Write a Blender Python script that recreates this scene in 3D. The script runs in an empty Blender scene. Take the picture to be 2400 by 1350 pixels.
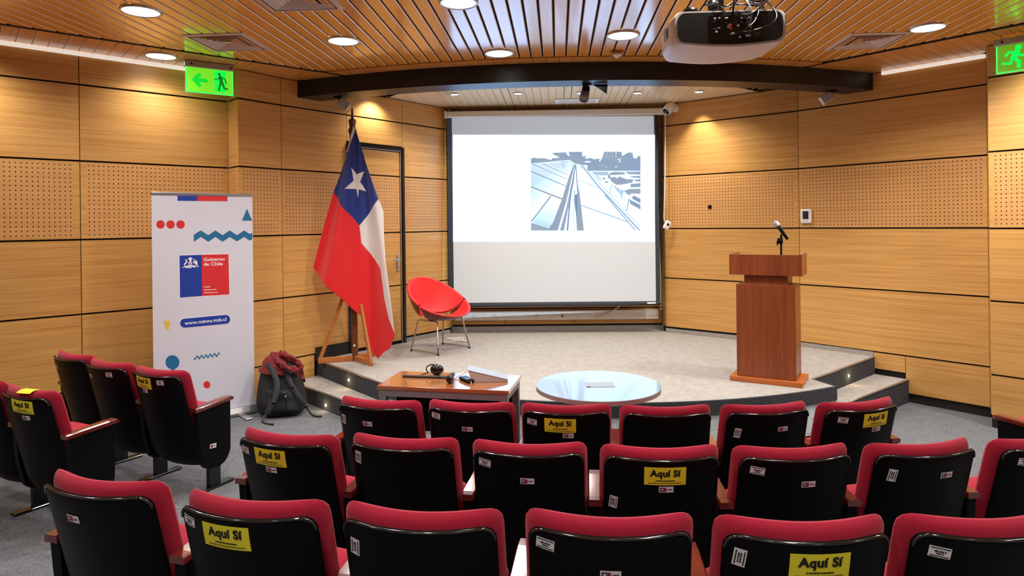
import bpy, math, random
from mathutils import Vector, Matrix
random.seed(7)
scene = bpy.context.scene
COL = scene.collection
PI = math.pi

# ------------------------------------------------------------------ camera
F_PX, ROLL, CAM_H = 1530.0, 0.012, 1.80
cam_d = bpy.data.cameras.new('camera')
cam = bpy.data.objects.new('camera', cam_d)
COL.objects.link(cam)
cam_d.sensor_width = 36.0
cam_d.lens = F_PX / 2400 * 36
cam_d.shift_y = -153 / 2400
cam_d.clip_start = 0.05
cam.matrix_world = Matrix.Translation((0, 0, CAM_H)) @ Matrix.Rotation(PI / 2, 4, 'X') @ Matrix.Rotation(-ROLL, 4, 'Z')
scene.camera = cam

# ------------------------------------------------------------------ world, exposure
w = bpy.data.worlds.new('world'); scene.world = w; w.use_nodes = True
w.node_tree.nodes['Background'].inputs[0].default_value = (0.9, 0.95, 1.0, 1)
w.node_tree.nodes['Background'].inputs[1].default_value = 0.05
vs = scene.view_settings
scene.display_settings.display_device = 'sRGB'
vs.view_transform = 'Standard'; vs.look = 'None'; vs.gamma = 1.0; vs.use_curve_mapping = False
vs.exposure = 0.0
scene.cycles.use_denoising = True
scene.cycles.max_bounces = 8
scene.cycles.sample_clamp_indirect = 6.0

LAMP_COL = (1.0, 0.965, 0.92)
P_MAIN, P_STAGE, P_BACK = 124.0, 66.0, 100.0
CEIL = 3.30

def spot(name, x, y, z, power, ang=150, radius=0.10, col=LAMP_COL, blend=0.9, target=None):
    l = bpy.data.lights.new(name, 'SPOT'); l.energy = power; l.spot_size = math.radians(ang)
    l.spot_blend = blend; l.shadow_soft_size = radius; l.color = col
    o = bpy.data.objects.new(name, l); COL.objects.link(o); o.location = (x, y, z)
    if target is not None:
        o.rotation_euler = (Vector(target) - Vector((x, y, z))).to_track_quat('-Z', 'Y').to_euler()
    return o

MAIN_LAMPS = [(-2.554, 4.523), (-1.355, 5.316), (-3.059, 5.72), (-0.344, 4.426), (-0.095, 5.761), (0.911, 5.253), (3.295, 5.142)]
BACK_LAMPS = [(2.05, 4.25), (-4.0, 4.72), (4.42, 4.98), (-3.4, 2.6), (-1.1, 2.9), (1.0, 2.9), (3.3, 2.6), (-3.0, 0.4), (-0.8, 0.6), (1.2, 0.6), (3.4, 0.4), (-1.9, -1.7), (0.3, -1.7), (2.5, -1.7)]
STAGE_LAMPS = [(-1.50, 7.43), (-0.644, 7.559), (0.087, 7.554), (0.82, 7.573), (1.481, 7.613), (2.188, 7.581)]
for k, (x, y) in enumerate(MAIN_LAMPS):
    spot('downlight_lamp', x, y, CEIL - 0.035, P_MAIN * (1, 1, .42, 1, 1, 1, 2.1)[k])
for k, (x, y) in enumerate(BACK_LAMPS):
    spot('downlight_lamp', x, y, CEIL - 0.035, P_BACK * (1.2, .75, 2.3)[k] if k < 3 else P_BACK)
for k, (x, y) in enumerate(STAGE_LAMPS):
    spot('stage_lamp', x, y, CEIL - 0.03, P_STAGE * (.6 if k == 0 else 1), ang=135, radius=0.04, col=(1.0, 0.93, 0.82))
spot('wall_washer_lamp', 2.265, 7.945, CEIL - 0.03, 34, ang=84, radius=0.02, col=(1.0, 0.92, 0.78), blend=.7, target=(2.32, 8.01, 1.5))
# the projector's own beam: its grey level lights the whole cloth
pl_ = spot('projector_lamp', 0.92, 3.34, 2.64, 720, ang=44, radius=0.004, col=(0.60, 0.80, 1.0), blend=0, target=(0.54, 8.4, 1.96))
pl_.data.use_nodes = True; nt_ = pl_.data.node_tree; LN, LL_ = nt_.nodes, nt_.links
tc_ = LN.new('ShaderNodeTexCoord'); sx_ = LN.new('ShaderNodeSeparateXYZ'); LL_.new(tc_.outputs['Normal'], sx_.inputs[0]); prev_ = None
for ax_, lim_ in ((0, 1.37 / 5.1), (1, 1.22 / 5.1)):        # rectangular image gate
    dv_ = LN.new('ShaderNodeMath'); dv_.operation = 'DIVIDE'; LL_.new(sx_.outputs[ax_], dv_.inputs[0]); LL_.new(sx_.outputs[2], dv_.inputs[1])
    ab_ = LN.new('ShaderNodeMath'); ab_.operation = 'ABSOLUTE'; LL_.new(dv_.outputs[0], ab_.inputs[0])
    ls_ = LN.new('ShaderNodeMath'); ls_.operation = 'LESS_THAN'; ls_.inputs[1].default_value = lim_; LL_.new(ab_.outputs[0], ls_.inputs[0])
    if prev_ is not None:
        mu_ = LN.new('ShaderNodeMath'); mu_.operation = 'MULTIPLY'; LL_.new(prev_, mu_.inputs[0]); LL_.new(ls_.outputs[0], mu_.inputs[1]); prev_ = mu_.outputs[0]
    else: prev_ = ls_.outputs[0]
LL_.new(prev_, LN['Emission'].inputs['Strength'])

# ------------------------------------------------------------------ helpers
def lin(c):
    c /= 255.0
    return c / 12.92 if c <= 0.04045 else ((c + 0.055) / 1.055) ** 2.4
def rgb(r, g, b): return (lin(r), lin(g), lin(b), 1.0)

def at(x, y, Y):
    """point at distance Y that the photograph shows at pixel x, y (used to read positions off once)"""
    u, v = x - 1200, y - 522
    u, v = u - v * ROLL, v + u * ROLL
    return Vector((u / F_PX * Y, Y, CAM_H - v / F_PX * Y))

def zf(x, y):
    """floor height: nearly flat below the stage, rising as a ramp under the seats"""
    return 0.02 - 0.0155 * max(-5.6, min(5.6, x)) + 0.097 * max(0.0, 3.45 - y)

class MB:
    def __init__(s): s.v = []; s.f = []; s.uv = []; s.mi = []; s.sm = []
    def add(s, verts, faces, mi=0, uvs=None, M=None, smooth=False):
        b = len(s.v)
        vv = [Vector(p) for p in verts]
        for k, f in enumerate(faces):
            s.f.append([b + i for i in f]); s.mi.append(mi); s.sm.append(smooth)
            if uvs is not None: s.uv.append([uvs[i] for i in f])
            else:
                a = vv[f[0]]; n = Vector((0, 0, 0))
                for i in range(len(f)):
                    p, q = vv[f[i]], vv[f[(i + 1) % len(f)]]
                    n += Vector(((p.y - q.y) * (p.z + q.z), (p.z - q.z) * (p.x + q.x), (p.x - q.x) * (p.y + q.y)))
                ax = max(range(3), key=lambda i: abs(n[i]))
                s.uv.append([((vv[i].y, vv[i].z) if ax == 0 else (vv[i].x, vv[i].z) if ax == 1 else (vv[i].x, vv[i].y)) for i in f])
        if M is not None: vv = [M @ p for p in vv]
        s.v += [tuple(p) for p in vv]
        return s
    def box(s, c, d, mi=0, M=None, bev=0.0):
        x, y, z = c; a, b, h = d[0] / 2, d[1] / 2, d[2] / 2
        if bev <= 0:
            vs_ = [(x - a, y - b, z - h), (x + a, y - b, z - h), (x + a, y + b, z - h), (x - a, y + b, z - h),
                   (x - a, y - b, z + h), (x + a, y - b, z + h), (x + a, y + b, z + h), (x - a, y + b, z + h)]
            return s.add(vs_, [(0, 3, 2, 1), (4, 5, 6, 7), (0, 1, 5, 4), (1, 2, 6, 5), (2, 3, 7, 6), (3, 0, 4, 7)], mi, None, M)
        e = min(bev, a * .9, b * .9, h * .9)
        def ring(zz, i):
            A, B = a - i, b - i; g = e - i if i < e else 0
            A, B = a - i, b - i
            return [(x - A + e, y - B, zz), (x + A - e, y - B, zz), (x + A, y - B + e, zz), (x + A, y + B - e, zz), (x + A - e, y + B, zz), (x - A + e, y + B, zz), (x - A, y + B - e, zz), (x - A, y - B + e, zz)]
        R = [ring(z - h, e * .8), ring(z - h + e, 0), ring(z + h - e, 0), ring(z + h, e * .8)]
        vs_ = [p for r in R for p in r]; fs = [tuple(range(7, -1, -1)), tuple(range(24, 32))]
        for k in range(3):
            for i in range(8): fs.append((k * 8 + i, k * 8 + (i + 1) % 8, k * 8 + 8 + (i + 1) % 8, k * 8 + 8 + i))
        return s.add(vs_, fs, mi, None, M)
    def prism(s, poly, z0, z1, mi=0, M=None, smooth=False, cap=True):
        n = len(poly)
        vs_ = [(p[0], p[1], z0) for p in poly] + [(p[0], p[1], z1) for p in poly]
        fs = [(i, (i + 1) % n, n + (i + 1) % n, n + i) for i in range(n)]
        s.add(vs_, fs, mi, None, M, smooth)
        if cap: s.add(vs_, [tuple(range(n - 1, -1, -1)), tuple(range(n, 2 * n))], mi, None, M)
        return s
    def tube(s, path, r, n=8, mi=0, closed=False, M=None, cap=True):
        P = [Vector(p) for p in path]; m = len(P); rr = r if isinstance(r, (list, tuple)) else [r] * m
        vs_ = []; up = None
        for i in range(m):
            if closed: t = P[(i + 1) % m] - P[i - 1]
            else: t = P[min(i + 1, m - 1)] - P[max(i - 1, 0)]
            t.normalize()
            if up is None: up = t.orthogonal().normalized()
            else:
                up = up - t * up.dot(t)
                up = up.normalized() if up.length > 1e-6 else t.orthogonal().normalized()
            b = t.cross(up)
            for k in range(n):
                a = 2 * PI * k / n
                vs_.append(P[i] + (up * math.cos(a) + b * math.sin(a)) * rr[i])
        fs = []
        for i in range(m if closed else m - 1):
            for k in range(n):
                j = (i + 1) % m
                fs.append((i * n + k, i * n + (k + 1) % n, j * n + (k + 1) % n, j * n + k))
        s.add(vs_, fs, mi, None, M, True)
        if cap and not closed: s.add(vs_, [tuple(range(n - 1, -1, -1)), tuple(range((m - 1) * n, m * n))], mi, None, M)
        return s
    def lathe(s, prof, n=24, mi=0, M=None, smooth=True):
        vs_ = []; m = len(prof)
        for r, z in prof:
            for k in range(n):
                a = 2 * PI * k / n; vs_.append((max(r, 1e-5) * math.cos(a), max(r, 1e-5) * math.sin(a), z))
        fs = [(i * n + k, i * n + (k + 1) % n, (i + 1) * n + (k + 1) % n, (i + 1) * n + k) for i in range(m - 1) for k in range(n)]
        return s.add(vs_, fs, mi, None, M, smooth)
    def grid(s, fn, nu, nv, mi=0, M=None, smooth=True, uvfn=None, wrap=False):
        vs_ = []; uv = []
        for j in range(nv + 1):
            for i in range(nu + 1):
                u, v = i / nu, j / nv; vs_.append(fn(u, v)); uv.append(uvfn(u, v) if uvfn else (u, v))
        W = nu + 1
        fs = [(j * W + i, j * W + i + 1, (j + 1) * W + i + 1, (j + 1) * W + i) for j in range(nv) for i in range(nu)]
        return s.add(vs_, fs, mi, uv, M, smooth)
    def mesh(s, name, mats):
        me = bpy.data.meshes.new(name); me.from_pydata(s.v, [], s.f)
        for m in (mats if isinstance(mats, (list, tuple)) else [mats]): me.materials.append(m)
        ul = me.uv_layers.new(name='UVMap'); k = 0; d = ul.data
        for poly, u in zip(me.polygons, s.uv):
            for li, uvv in zip(poly.loop_indices, u): d[li].uv = uvv
        me.polygons.foreach_set('material_index', s.mi)
        me.polygons.foreach_set('use_smooth', s.sm)
        me.update()
        return me
    def build(s, name, mats, parent=None, loc=None, M=None):
        return put(name, s.mesh(name, mats), parent, loc, M)

def put(name, me, parent=None, loc=None, M=None):
    o = bpy.data.objects.new(name, me); COL.objects.link(o)
    if parent is not None: o.parent = parent
    if M is not None: o.matrix_local = M
    elif loc is not None: o.location = loc
    return o
def tag(o, label=None, cat=None, group=None, kind=None):
    if label: o['label'] = label
    if cat: o['category'] = cat
    if group: o['group'] = group
    if kind: o['kind'] = kind
    return o
def thing(name, label, cat, loc=(0, 0, 0), rz=0.0, group=None):
    o = bpy.data.objects.new(name, None); COL.objects.link(o); o.empty_display_size = 0.1
    o.location = loc; o.rotation_euler = (0, 0, rz)
    return tag(o, label, cat, group)
def dup(root, loc, rz, label=None, group=None):
    r = root.copy(); COL.objects.link(r); r.location = loc; r.rotation_euler = (0, 0, rz)
    if label: r['label'] = label
    if group: r['group'] = group
    for ch in list(root.children):
        c = ch.copy(); COL.objects.link(c); c.parent = r
        for g in list(ch.children):
            d = g.copy(); COL.objects.link(d); d.parent = c
    return r
def bevel(o, wd=0.004, seg=2, ang=35):
    m = o.modifiers.new('bevel', 'BEVEL'); m.width = wd; m.segments = seg; m.limit_method = 'ANGLE'; m.angle_limit = math.radians(ang)
    return o
def rotz(a): return Matrix.Rotation(a, 4, 'Z')
def frame(p0, d):
    """local frame: x along direction d (2D), y into the wall (left of d), z up"""
    a = math.atan2(d[1], d[0]); return Matrix.Translation((p0[0], p0[1], p0[2] if len(p0) > 2 else 0)) @ rotz(a)

def text_geo(body, size, bold=0.0, align='CENTER', spacing=1.0):
    c = bpy.data.curves.new('lettering', 'FONT'); c.body = body; c.size = size; c.offset = bold; c.align_x = align
    c.align_y = 'CENTER'; c.resolution_u = 3; c.space_character = spacing
    o = bpy.data.objects.new('lettering', c); COL.objects.link(o)
    dg = bpy.context.evaluated_depsgraph_get(); ev = o.evaluated_get(dg); me = ev.to_mesh()
    vs_ = [tuple(v.co) for v in me.vertices]; fs = [tuple(p.vertices) for p in me.polygons]
    ev.to_mesh_clear(); bpy.data.objects.remove(o); bpy.data.curves.remove(c)
    return vs_, fs

# ------------------------------------------------------------------ materials
def nodes(m):
    m.use_nodes = True; nt = m.node_tree
    return nt, nt.nodes, nt.links, nt.nodes['Principled BSDF']
def mat(name, col, rough=0.5, metal=0.0, spec=0.5, emit=None, strength=0.0, coat=0.0, sheen=0.0, bump=0.0, bscale=200.0, vary=0.0, trans=0.0, alpha=1.0):
    m = bpy.data.materials.new(name); nt, N, L, b = nodes(m)
    b.inputs['Base Color'].default_value = col; b.inputs['Roughness'].default_value = rough
    b.inputs['Metallic'].default_value = metal; b.inputs['Specular IOR Level'].default_value = spec
    b.inputs['Coat Weight'].default_value = coat; b.inputs['Sheen Weight'].default_value = sheen
    b.inputs['Transmission Weight'].default_value = trans; b.inputs['Alpha'].default_value = alpha
    if emit is not None:
        b.inputs['Emission Color'].default_value = emit; b.inputs['Emission Strength'].default_value = strength
    if bump > 0 or vary > 0:
        tc = N.new('ShaderNodeTexCoord'); nz = N.new('ShaderNodeTexNoise'); nz.inputs['Scale'].default_value = bscale; nz.inputs['Detail'].default_value = 4
        L.new(tc.outputs['Object'], nz.inputs['Vector'])
        if bump > 0:
            bp = N.new('ShaderNodeBump'); bp.inputs['Strength'].default_value = bump; bp.inputs['Distance'].default_value = 0.002
            L.new(nz.outputs['Fac'], bp.inputs['Height']); L.new(bp.outputs['Normal'], b.inputs['Normal'])
        if vary > 0:
            hs = N.new('ShaderNodeHueSaturation'); hs.inputs['Color'].default_value = col
            mr = N.new('ShaderNodeMapRange'); mr.inputs[1].default_value = .3; mr.inputs[2].default_value = .7
            mr.inputs[3].default_value = 1 - vary; mr.inputs[4].default_value = 1 + vary
            L.new(nz.outputs['Fac'], mr.inputs[0]); L.new(mr.outputs[0], hs.inputs['Value']); L.new(hs.outputs[0], b.inputs['Base Color'])
    return m

def wood(name, c_dark, c_mid, c_light, su=1.0, sv=38.0, rough=0.38, spec=0.5, swap=False, dots=False, coat=0.0, contrast=1.0, bright=0.06):
    """veneer: streaky grain along u of the UV map (metres), a little different on every piece"""
    m = bpy.data.materials.new(name); nt, N, L, b = nodes(m)
    uv = N.new('ShaderNodeUVMap'); oi = N.new('ShaderNodeObjectInfo')
    mp = N.new('ShaderNodeMapping'); mp.inputs['Scale'].default_value = (sv, su, 1) if swap else (su, sv, 1)
    cb = N.new('ShaderNodeCombineXYZ'); ml = N.new('ShaderNodeMath'); ml.operation = 'MULTIPLY'; ml.inputs[1].default_value = 57.0
    L.new(oi.outputs['Random'], ml.inputs[0]); L.new(ml.outputs[0], cb.inputs[0]); L.new(ml.outputs[0], cb.inputs[1])
    L.new(uv.outputs[0], mp.inputs['Vector']); L.new(cb.outputs[0], mp.inputs['Location'])
    n1 = N.new('ShaderNodeTexNoise'); n1.inputs['Scale'].default_value = 1.0; n1.inputs['Detail'].default_value = 5; n1.inputs['Roughness'].default_value = 0.62; n1.inputs['Distortion'].default_value = 0.25
    L.new(mp.outputs[0], n1.inputs['Vector'])
    mp2 = N.new('ShaderNodeMapping'); mp2.inputs['Scale'].default_value = (sv * 5, su * 2.2, 1) if swap else (su * 2.2, sv * 5, 1)
    L.new(uv.outputs[0], mp2.inputs['Vector']); L.new(cb.outputs[0], mp2.inputs['Location'])
    n2 = N.new('ShaderNodeTexNoise'); n2.inputs['Scale'].default_value = 1.0; n2.inputs['Detail'].default_value = 2
    L.new(mp2.outputs[0], n2.inputs['Vector'])
    mx = N.new('ShaderNodeMix'); mx.data_type = 'FLOAT'; mx.inputs[0].default_value = 0.35
    L.new(n1.outputs['Fac'], mx.inputs[2]); L.new(n2.outputs['Fac'], mx.inputs[3])
    cr = N.new('ShaderNodeValToRGB'); e = cr.color_ramp.elements
    h = 0.22 / contrast
    e[0].position = 0.5 - h; e[0].color = c_dark; e[1].position = 0.5 + h; e[1].color = c_light
    k = cr.color_ramp.elements.new(0.5); k.color = c_mid
    L.new(mx.outputs[0], cr.inputs[0])
    hs = N.new('ShaderNodeHueSaturation'); mr = N.new('ShaderNodeMapRange'); mr.inputs[3].default_value = 1 - bright; mr.inputs[4].default_value = 1 + bright
    L.new(oi.outputs['Random'], mr.inputs[0]); L.new(mr.outputs[0], hs.inputs['Value']); L.new(cr.outputs[0], hs.inputs['Color'])
    out = hs.outputs[0]
    b.inputs['Roughness'].default_value = rough; b.inputs['Specular IOR Level'].default_value = spec; b.inputs['Coat Weight'].default_value = coat
    b.inputs['Coat Roughness'].default_value = 0.12
    if dots:
        # drilled acoustic holes: 40 mm grid, 10 mm holes
        ms = N.new('ShaderNodeVectorMath'); ms.operation = 'SCALE'; ms.inputs['Scale'].default_value = 1 / 0.037
        fr = N.new('ShaderNodeVectorMath'); fr.operation = 'FRACTION'; sb = N.new('ShaderNodeVectorMath'); sb.operation = 'SUBTRACT'; sb.inputs[1].default_value = (.5, .5, 0)
        ln = N.new('ShaderNodeVectorMath'); ln.operation = 'LENGTH'; lt = N.new('ShaderNodeMapRange'); lt.inputs[1].default_value = .125; lt.inputs[2].default_value = .175; lt.inputs[3].default_value = 1; lt.inputs[4].default_value = 0
        L.new(uv.outputs[0], ms.inputs[0]); L.new(ms.outputs[0], fr.inputs[0]); L.new(fr.outputs[0], sb.inputs[0]); L.new(sb.outputs[0], ln.inputs[0]); L.new(ln.outputs['Value'], lt.inputs[0])
        mc = N.new('ShaderNodeMix'); mc.data_type = 'RGBA'; L.new(lt.outputs[0], mc.inputs[0]); L.new(out, mc.inputs[6]); mc.inputs[7].default_value = rgb(68, 38, 16)
        out = mc.outputs[2]
        bp = N.new('ShaderNodeBump'); bp.inputs['Strength'].default_value = .6; bp.inputs['Distance'].default_value = .004; bp.invert = True
        L.new(lt.outputs[0], bp.inputs['Height']); L.new(bp.outputs[0], b.inputs['Normal'])
    L.new(out, b.inputs['Base Color'])
    return m

def carpet(name, c1, c2, scale=260.0, big=0.10):
    m = bpy.data.materials.new(name); nt, N, L, b = nodes(m)
    tc = N.new('ShaderNodeTexCoord')
    a = N.new('ShaderNodeTexNoise'); a.inputs['Scale'].default_value = scale * .55; a.inputs['Detail'].default_value = 3; a.inputs['Roughness'].default_value = .7
    g = N.new('ShaderNodeTexNoise'); g.inputs['Scale'].default_value = 14; g.inputs['Detail'].default_value = 5
    L.new(tc.outputs['Object'], a.inputs['Vector']); L.new(tc.outputs['Object'], g.inputs['Vector'])
    cr = N.new('ShaderNodeValToRGB'); cr.color_ramp.elements[0].position = .34; cr.color_ramp.elements[1].position = .66
    cr.color_ramp.elements[0].color = c1; cr.color_ramp.elements[1].color = c2
    L.new(a.outputs['Fac'], cr.inputs[0])
    hs = N.new('ShaderNodeHueSaturation'); mr = N.new('ShaderNodeMapRange'); mr.inputs[1].default_value = .3; mr.inputs[2].default_value = .7; mr.inputs[3].default_value = 1 - big; mr.inputs[4].default_value = 1 + big
    L.new(g.outputs['Fac'], mr.inputs[0]); L.new(mr.outputs[0], hs.inputs['Value']); L.new(cr.outputs[0], hs.inputs['Color']); L.new(hs.outputs[0], b.inputs['Base Color'])
    bp = N.new('ShaderNodeBump'); bp.inputs['Strength'].default_value = .5; bp.inputs['Distance'].default_value = .004
    L.new(a.outputs['Fac'], bp.inputs['Height']); L.new(bp.outputs[0], b.inputs['Normal'])
    b.inputs['Roughness'].default_value = .95; b.inputs['Specular IOR Level'].default_value = .15
    return m

def vcol_mat(name, strength, rough=.6):
    m = bpy.data.materials.new(name); nt, N, L, b = nodes(m)
    at_ = N.new('ShaderNodeVertexColor'); at_.layer_name = 'Col'
    b.inputs['Base Color'].default_value = (.02, .02, .02, 1); b.inputs['Roughness'].default_value = rough; b.inputs['Specular IOR Level'].default_value = .1
    L.new(at_.outputs[0], b.inputs['Emission Color']); b.inputs['Emission Strength'].default_value = strength
    return m

M_WALL = wood('wall_veneer', rgb(178, 126, 62), rgb(206, 155, 87), rgb(222, 173, 105), su=.9, sv=36, rough=.34, spec=.45, contrast=1.15)
M_DOTS = wood('perforated_veneer', rgb(186, 134, 74), rgb(205, 152, 90), rgb(216, 166, 102), su=.9, sv=30, rough=.42, dots=True, contrast=.8)
M_SLAT = wood('slat_laminate', rgb(234, 156, 60), rgb(247, 173, 68), rgb(250, 186, 84), su=.7, sv=30, rough=.20, spec=.6, coat=.8, contrast=.8, bright=.05)
M_SOFF = wood('soffit_laminate', rgb(206, 142, 72), rgb(222, 158, 84), rgb(232, 172, 98), su=.7, sv=30, rough=.24, coat=.3, contrast=.8, bright=.05)
M_STCEIL = wood('stage_ceiling_laminate', rgb(236, 208, 160), rgb(246, 222, 178), rgb(250, 230, 190), su=.7, sv=26, rough=.16, spec=.5, coat=.25, contrast=.7, bright=.03)
M_PODIUM = wood('podium_veneer', rgb(102, 48, 22), rgb(132, 66, 32), rgb(154, 82, 42), su=.8, sv=22, rough=.36, swap=True, contrast=1.1, bright=.02)
M_PODBASE = wood('podium_base_veneer', rgb(150, 78, 32), rgb(172, 92, 40), rgb(188, 106, 50), su=1.2, sv=26, rough=.36, bright=.02)
M_FLAGWOOD = wood('stand_wood', rgb(146, 84, 34), rgb(172, 104, 46), rgb(192, 122, 58), su=1.5, sv=40, rough=.35, bright=.04)
M_POLE = wood('pole_wood', rgb(84, 44, 18), rgb(104, 58, 26), rgb(122, 70, 34), su=1.5, sv=40, rough=.35, bright=.03)
M_ARM = wood('armrest_wood', rgb(84, 22, 17), rgb(100, 29, 22), rgb(114, 36, 26), su=3, sv=60, rough=.14, spec=.7, coat=1.0, bright=.05)
M_DESK = wood('desk_laminate', rgb(140, 84, 44), rgb(160, 98, 54), rgb(172, 112, 64), su=1, sv=30, rough=.12, spec=.8, coat=1.0, contrast=.7, bright=.02)
M_CARPET = carpet('carpet', rgb(118, 114, 110), rgb(188, 182, 174))
M_CARPET_F = carpet('carpet_floor', rgb(70, 72, 76), rgb(132, 134, 138))
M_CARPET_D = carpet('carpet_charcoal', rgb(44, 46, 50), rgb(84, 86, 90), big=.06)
M_DARK = mat('dark_gap', rgb(22, 16, 12), .8)
M_PLENUM = mat('plenum_black', rgb(14, 12, 11), .9)
M_BLACKM = mat('beam_black', rgb(24, 24, 28), .42, spec=.4, bump=.1, bscale=90)
M_BLACKPL = mat('black_plastic', rgb(6, 6, 8), .45, spec=.14, bump=.06, bscale=500)
M_BLACKGL = mat('black_gloss', rgb(12, 12, 13), .18, spec=.6)
M_EDGE = mat('edge_trim', rgb(20, 20, 22), .12, spec=.9, coat=.6)
M_RED = mat('red_upholstery', rgb(166, 31, 55), .85, spec=.12, sheen=.15, bump=.25, bscale=900, vary=.05)
M_REDV = mat('red_leatherette', rgb(222, 42, 40), .5, spec=.3, bump=.05, bscale=300)
M_REDSH = mat('dark_red_shell', rgb(104, 26, 26), .3, spec=.5)
M_CHROME = mat('chrome', rgb(190, 188, 185), .18, metal=1)
M_ALU = mat('aluminium', rgb(190, 190, 192), .35, metal=.9, vary=.04, bscale=40)
M_ALUP = mat('grey_powder_coat', rgb(128, 128, 130), .45, metal=.2)
M_WHITE = mat('white_plastic', rgb(238, 238, 236), .4, vary=.02, bscale=30)
M_WHITEP = mat('white_paint', rgb(244, 240, 232), .5, vary=.03, bscale=12)
M_COVE = mat('cove_light', rgb(240, 236, 228), .5, emit=(1, .94, .84, 1), strength=.6)
M_SLATGLINT = mat('slat_edge_glint', rgb(244, 222, 194), .3, spec=.6)  # painted highlight: cream stands in for light caught on the slat edges
M_VENT = mat('vent_paint', rgb(206, 192, 186), .45)
M_LAMP = mat('lamp_diffuser', rgb(250, 250, 250), .5, emit=(1, .97, .93, 1), strength=6.0)
M_LAMPW = mat('stage_lamp_diffuser', rgb(250, 250, 250), .5, emit=(1, .93, .82, 1), strength=5.0)
M_STEPL = mat('step_light_lens', rgb(255, 240, 200), .4, emit=(1, .78, .42, 1), strength=9.0)
M_SCREEN = mat('screen_fabric', rgb(194, 192, 188), .9, spec=.1, bump=.03, bscale=800)
M_SCRCASE = mat('screen_case', rgb(224, 221, 214), .4)
M_BORDER = mat('screen_border', rgb(28, 32, 38), .6)
M_YELLOW = mat('yellow_paper', rgb(232, 222, 44), .55, vary=.04, bscale=25)
M_INK = mat('ink_black', rgb(16, 16, 16), .6)
M_INKG = mat('ink_grey', rgb(70, 66, 30), .6)
M_PAPER = mat('white_label', rgb(224, 224, 228), .45)
M_PBLUE = mat('print_blue', rgb(20, 58, 160), .5, vary=.03, bscale=10)
M_PRED = mat('print_red', rgb(214, 42, 48), .5, vary=.03, bscale=10)
M_PTEAL = mat('print_teal', rgb(26, 108, 156), .5, vary=.03, bscale=10)
M_PYEL = mat('print_yellow', rgb(226, 196, 74), .5)
M_PWHITE = mat('print_white', rgb(238, 238, 242), .5)
M_LRED = mat('label_red', rgb(176, 36, 42), .5)
M_LBLUE = mat('label_navy', rgb(44, 48, 84), .5)
M_BANNER = mat('banner_vinyl', rgb(214, 216, 228), .5, spec=.3, vary=.015, bscale=5)
M_TILE = mat('glazed_tile', rgb(206, 224, 224), .2, spec=.5, vary=.05, bscale=30)
M_GROUT = mat('grout', rgb(226, 230, 228), .7)
M_FBLUE = mat('flag_blue', rgb(16, 44, 128), .5, sheen=.3, bump=.12, bscale=700)
M_FRED = mat('flag_red', rgb(224, 22, 30), .5, sheen=.3, bump=.12, bscale=700)
M_FWHITE = mat('flag_white', rgb(226, 220, 216), .55, sheen=.3, bump=.12, bscale=700)
M_PACK = mat('backpack_nylon', rgb(30, 31, 34), .7, spec=.3, bump=.5, bscale=160, vary=.12)
M_STRAP = mat('backpack_webbing', rgb(44, 46, 50), .75, bump=.4, bscale=300)
M_JACKET = mat('red_knit', rgb(118, 22, 27), .9, sheen=.12, bump=.8, bscale=140, vary=.18)
M_TABW = mat('white_laminate', rgb(152, 168, 186), .12, spec=.6, coat=.3)
M_TABEDGE = mat('table_edge_band', rgb(160, 148, 142), .4)
M_SILVER = mat('silver_plastic', rgb(150, 154, 162), .42, metal=.1)
M_GLASSD = mat('dark_display', rgb(18, 22, 34), .1, spec=.6)
M_ORANGE = mat('orange_plug', rgb(228, 70, 30), .4)
M_SOCK = mat('socket_white', rgb(236, 234, 228), .35)
M_GSIGN = mat('sign_lime', rgb(96, 190, 40), .3, emit=rgb(122, 232, 44), strength=.85)
M_GSIGND = mat('sign_olive', rgb(80, 130, 30), .3, emit=rgb(104, 168, 26), strength=.8)
M_GEDGE = mat('sign_edge', rgb(60, 220, 90), .2, emit=rgb(50, 255, 100), strength=1.3)
M_GARROW = mat('sign_arrow', rgb(0, 160, 50), .3, emit=rgb(0, 222, 56), strength=.9)
M_GDOOR = mat('sign_doorway', rgb(0, 200, 70), .3, emit=rgb(0, 250, 76), strength=1.0)
M_GMAN = mat('sign_figure_dark', rgb(10, 90, 20), .4, emit=rgb(16, 126, 28), strength=.7)
M_GMANB = mat('sign_figure_bright', rgb(0, 220, 80), .3, emit=rgb(0, 252, 84), strength=1.1)

# ================================================================== THE ROOM
WL, WA, WB, WC, WD, WD2 = (-5.6, 3.73), (-2.77, 6.40), (-2.60, 6.22), (-2.33, 6.62), (-0.822, 8.50), (-0.81, 8.74)
WE2, WE, WG, WH, WI, WJ = (1.985, 8.68), (1.97, 8.42), (3.233, 7.35), (4.376, 6.00), (4.18, 5.72), (6.0, 3.57)
ROOM = [(-5.6, -3.0), WL, WA, WB, WC, WD, WD2, WE2, WE, WG, WH, WI, WJ, (6.0, -3.0)]
STAGE_Z = 0.37
ROWS = [3.30, 3.02, 2.37, 1.70, 1.065]

def ray_wall(p, d):
    best = 1e9
    for i in range(len(ROOM)):
        a, b = ROOM[i], ROOM[(i + 1) % len(ROOM)]
        ex, ey = b[0] - a[0], b[1] - a[1]; det = d[0] * -ey + ex * d[1]
        if abs(det) < 1e-9: continue
        rx, ry = a[0] - p[0], a[1] - p[1]
        t = (rx * -ey + ex * ry) / det; k = (d[0] * ry - d[1] * rx) / det
        if t > 1e-4 and -1e-6 <= k <= 1 + 1e-6: best = min(best, t)
    return best if best < 50 else None

def plus(a, b): return None if a is None else a + b

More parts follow.
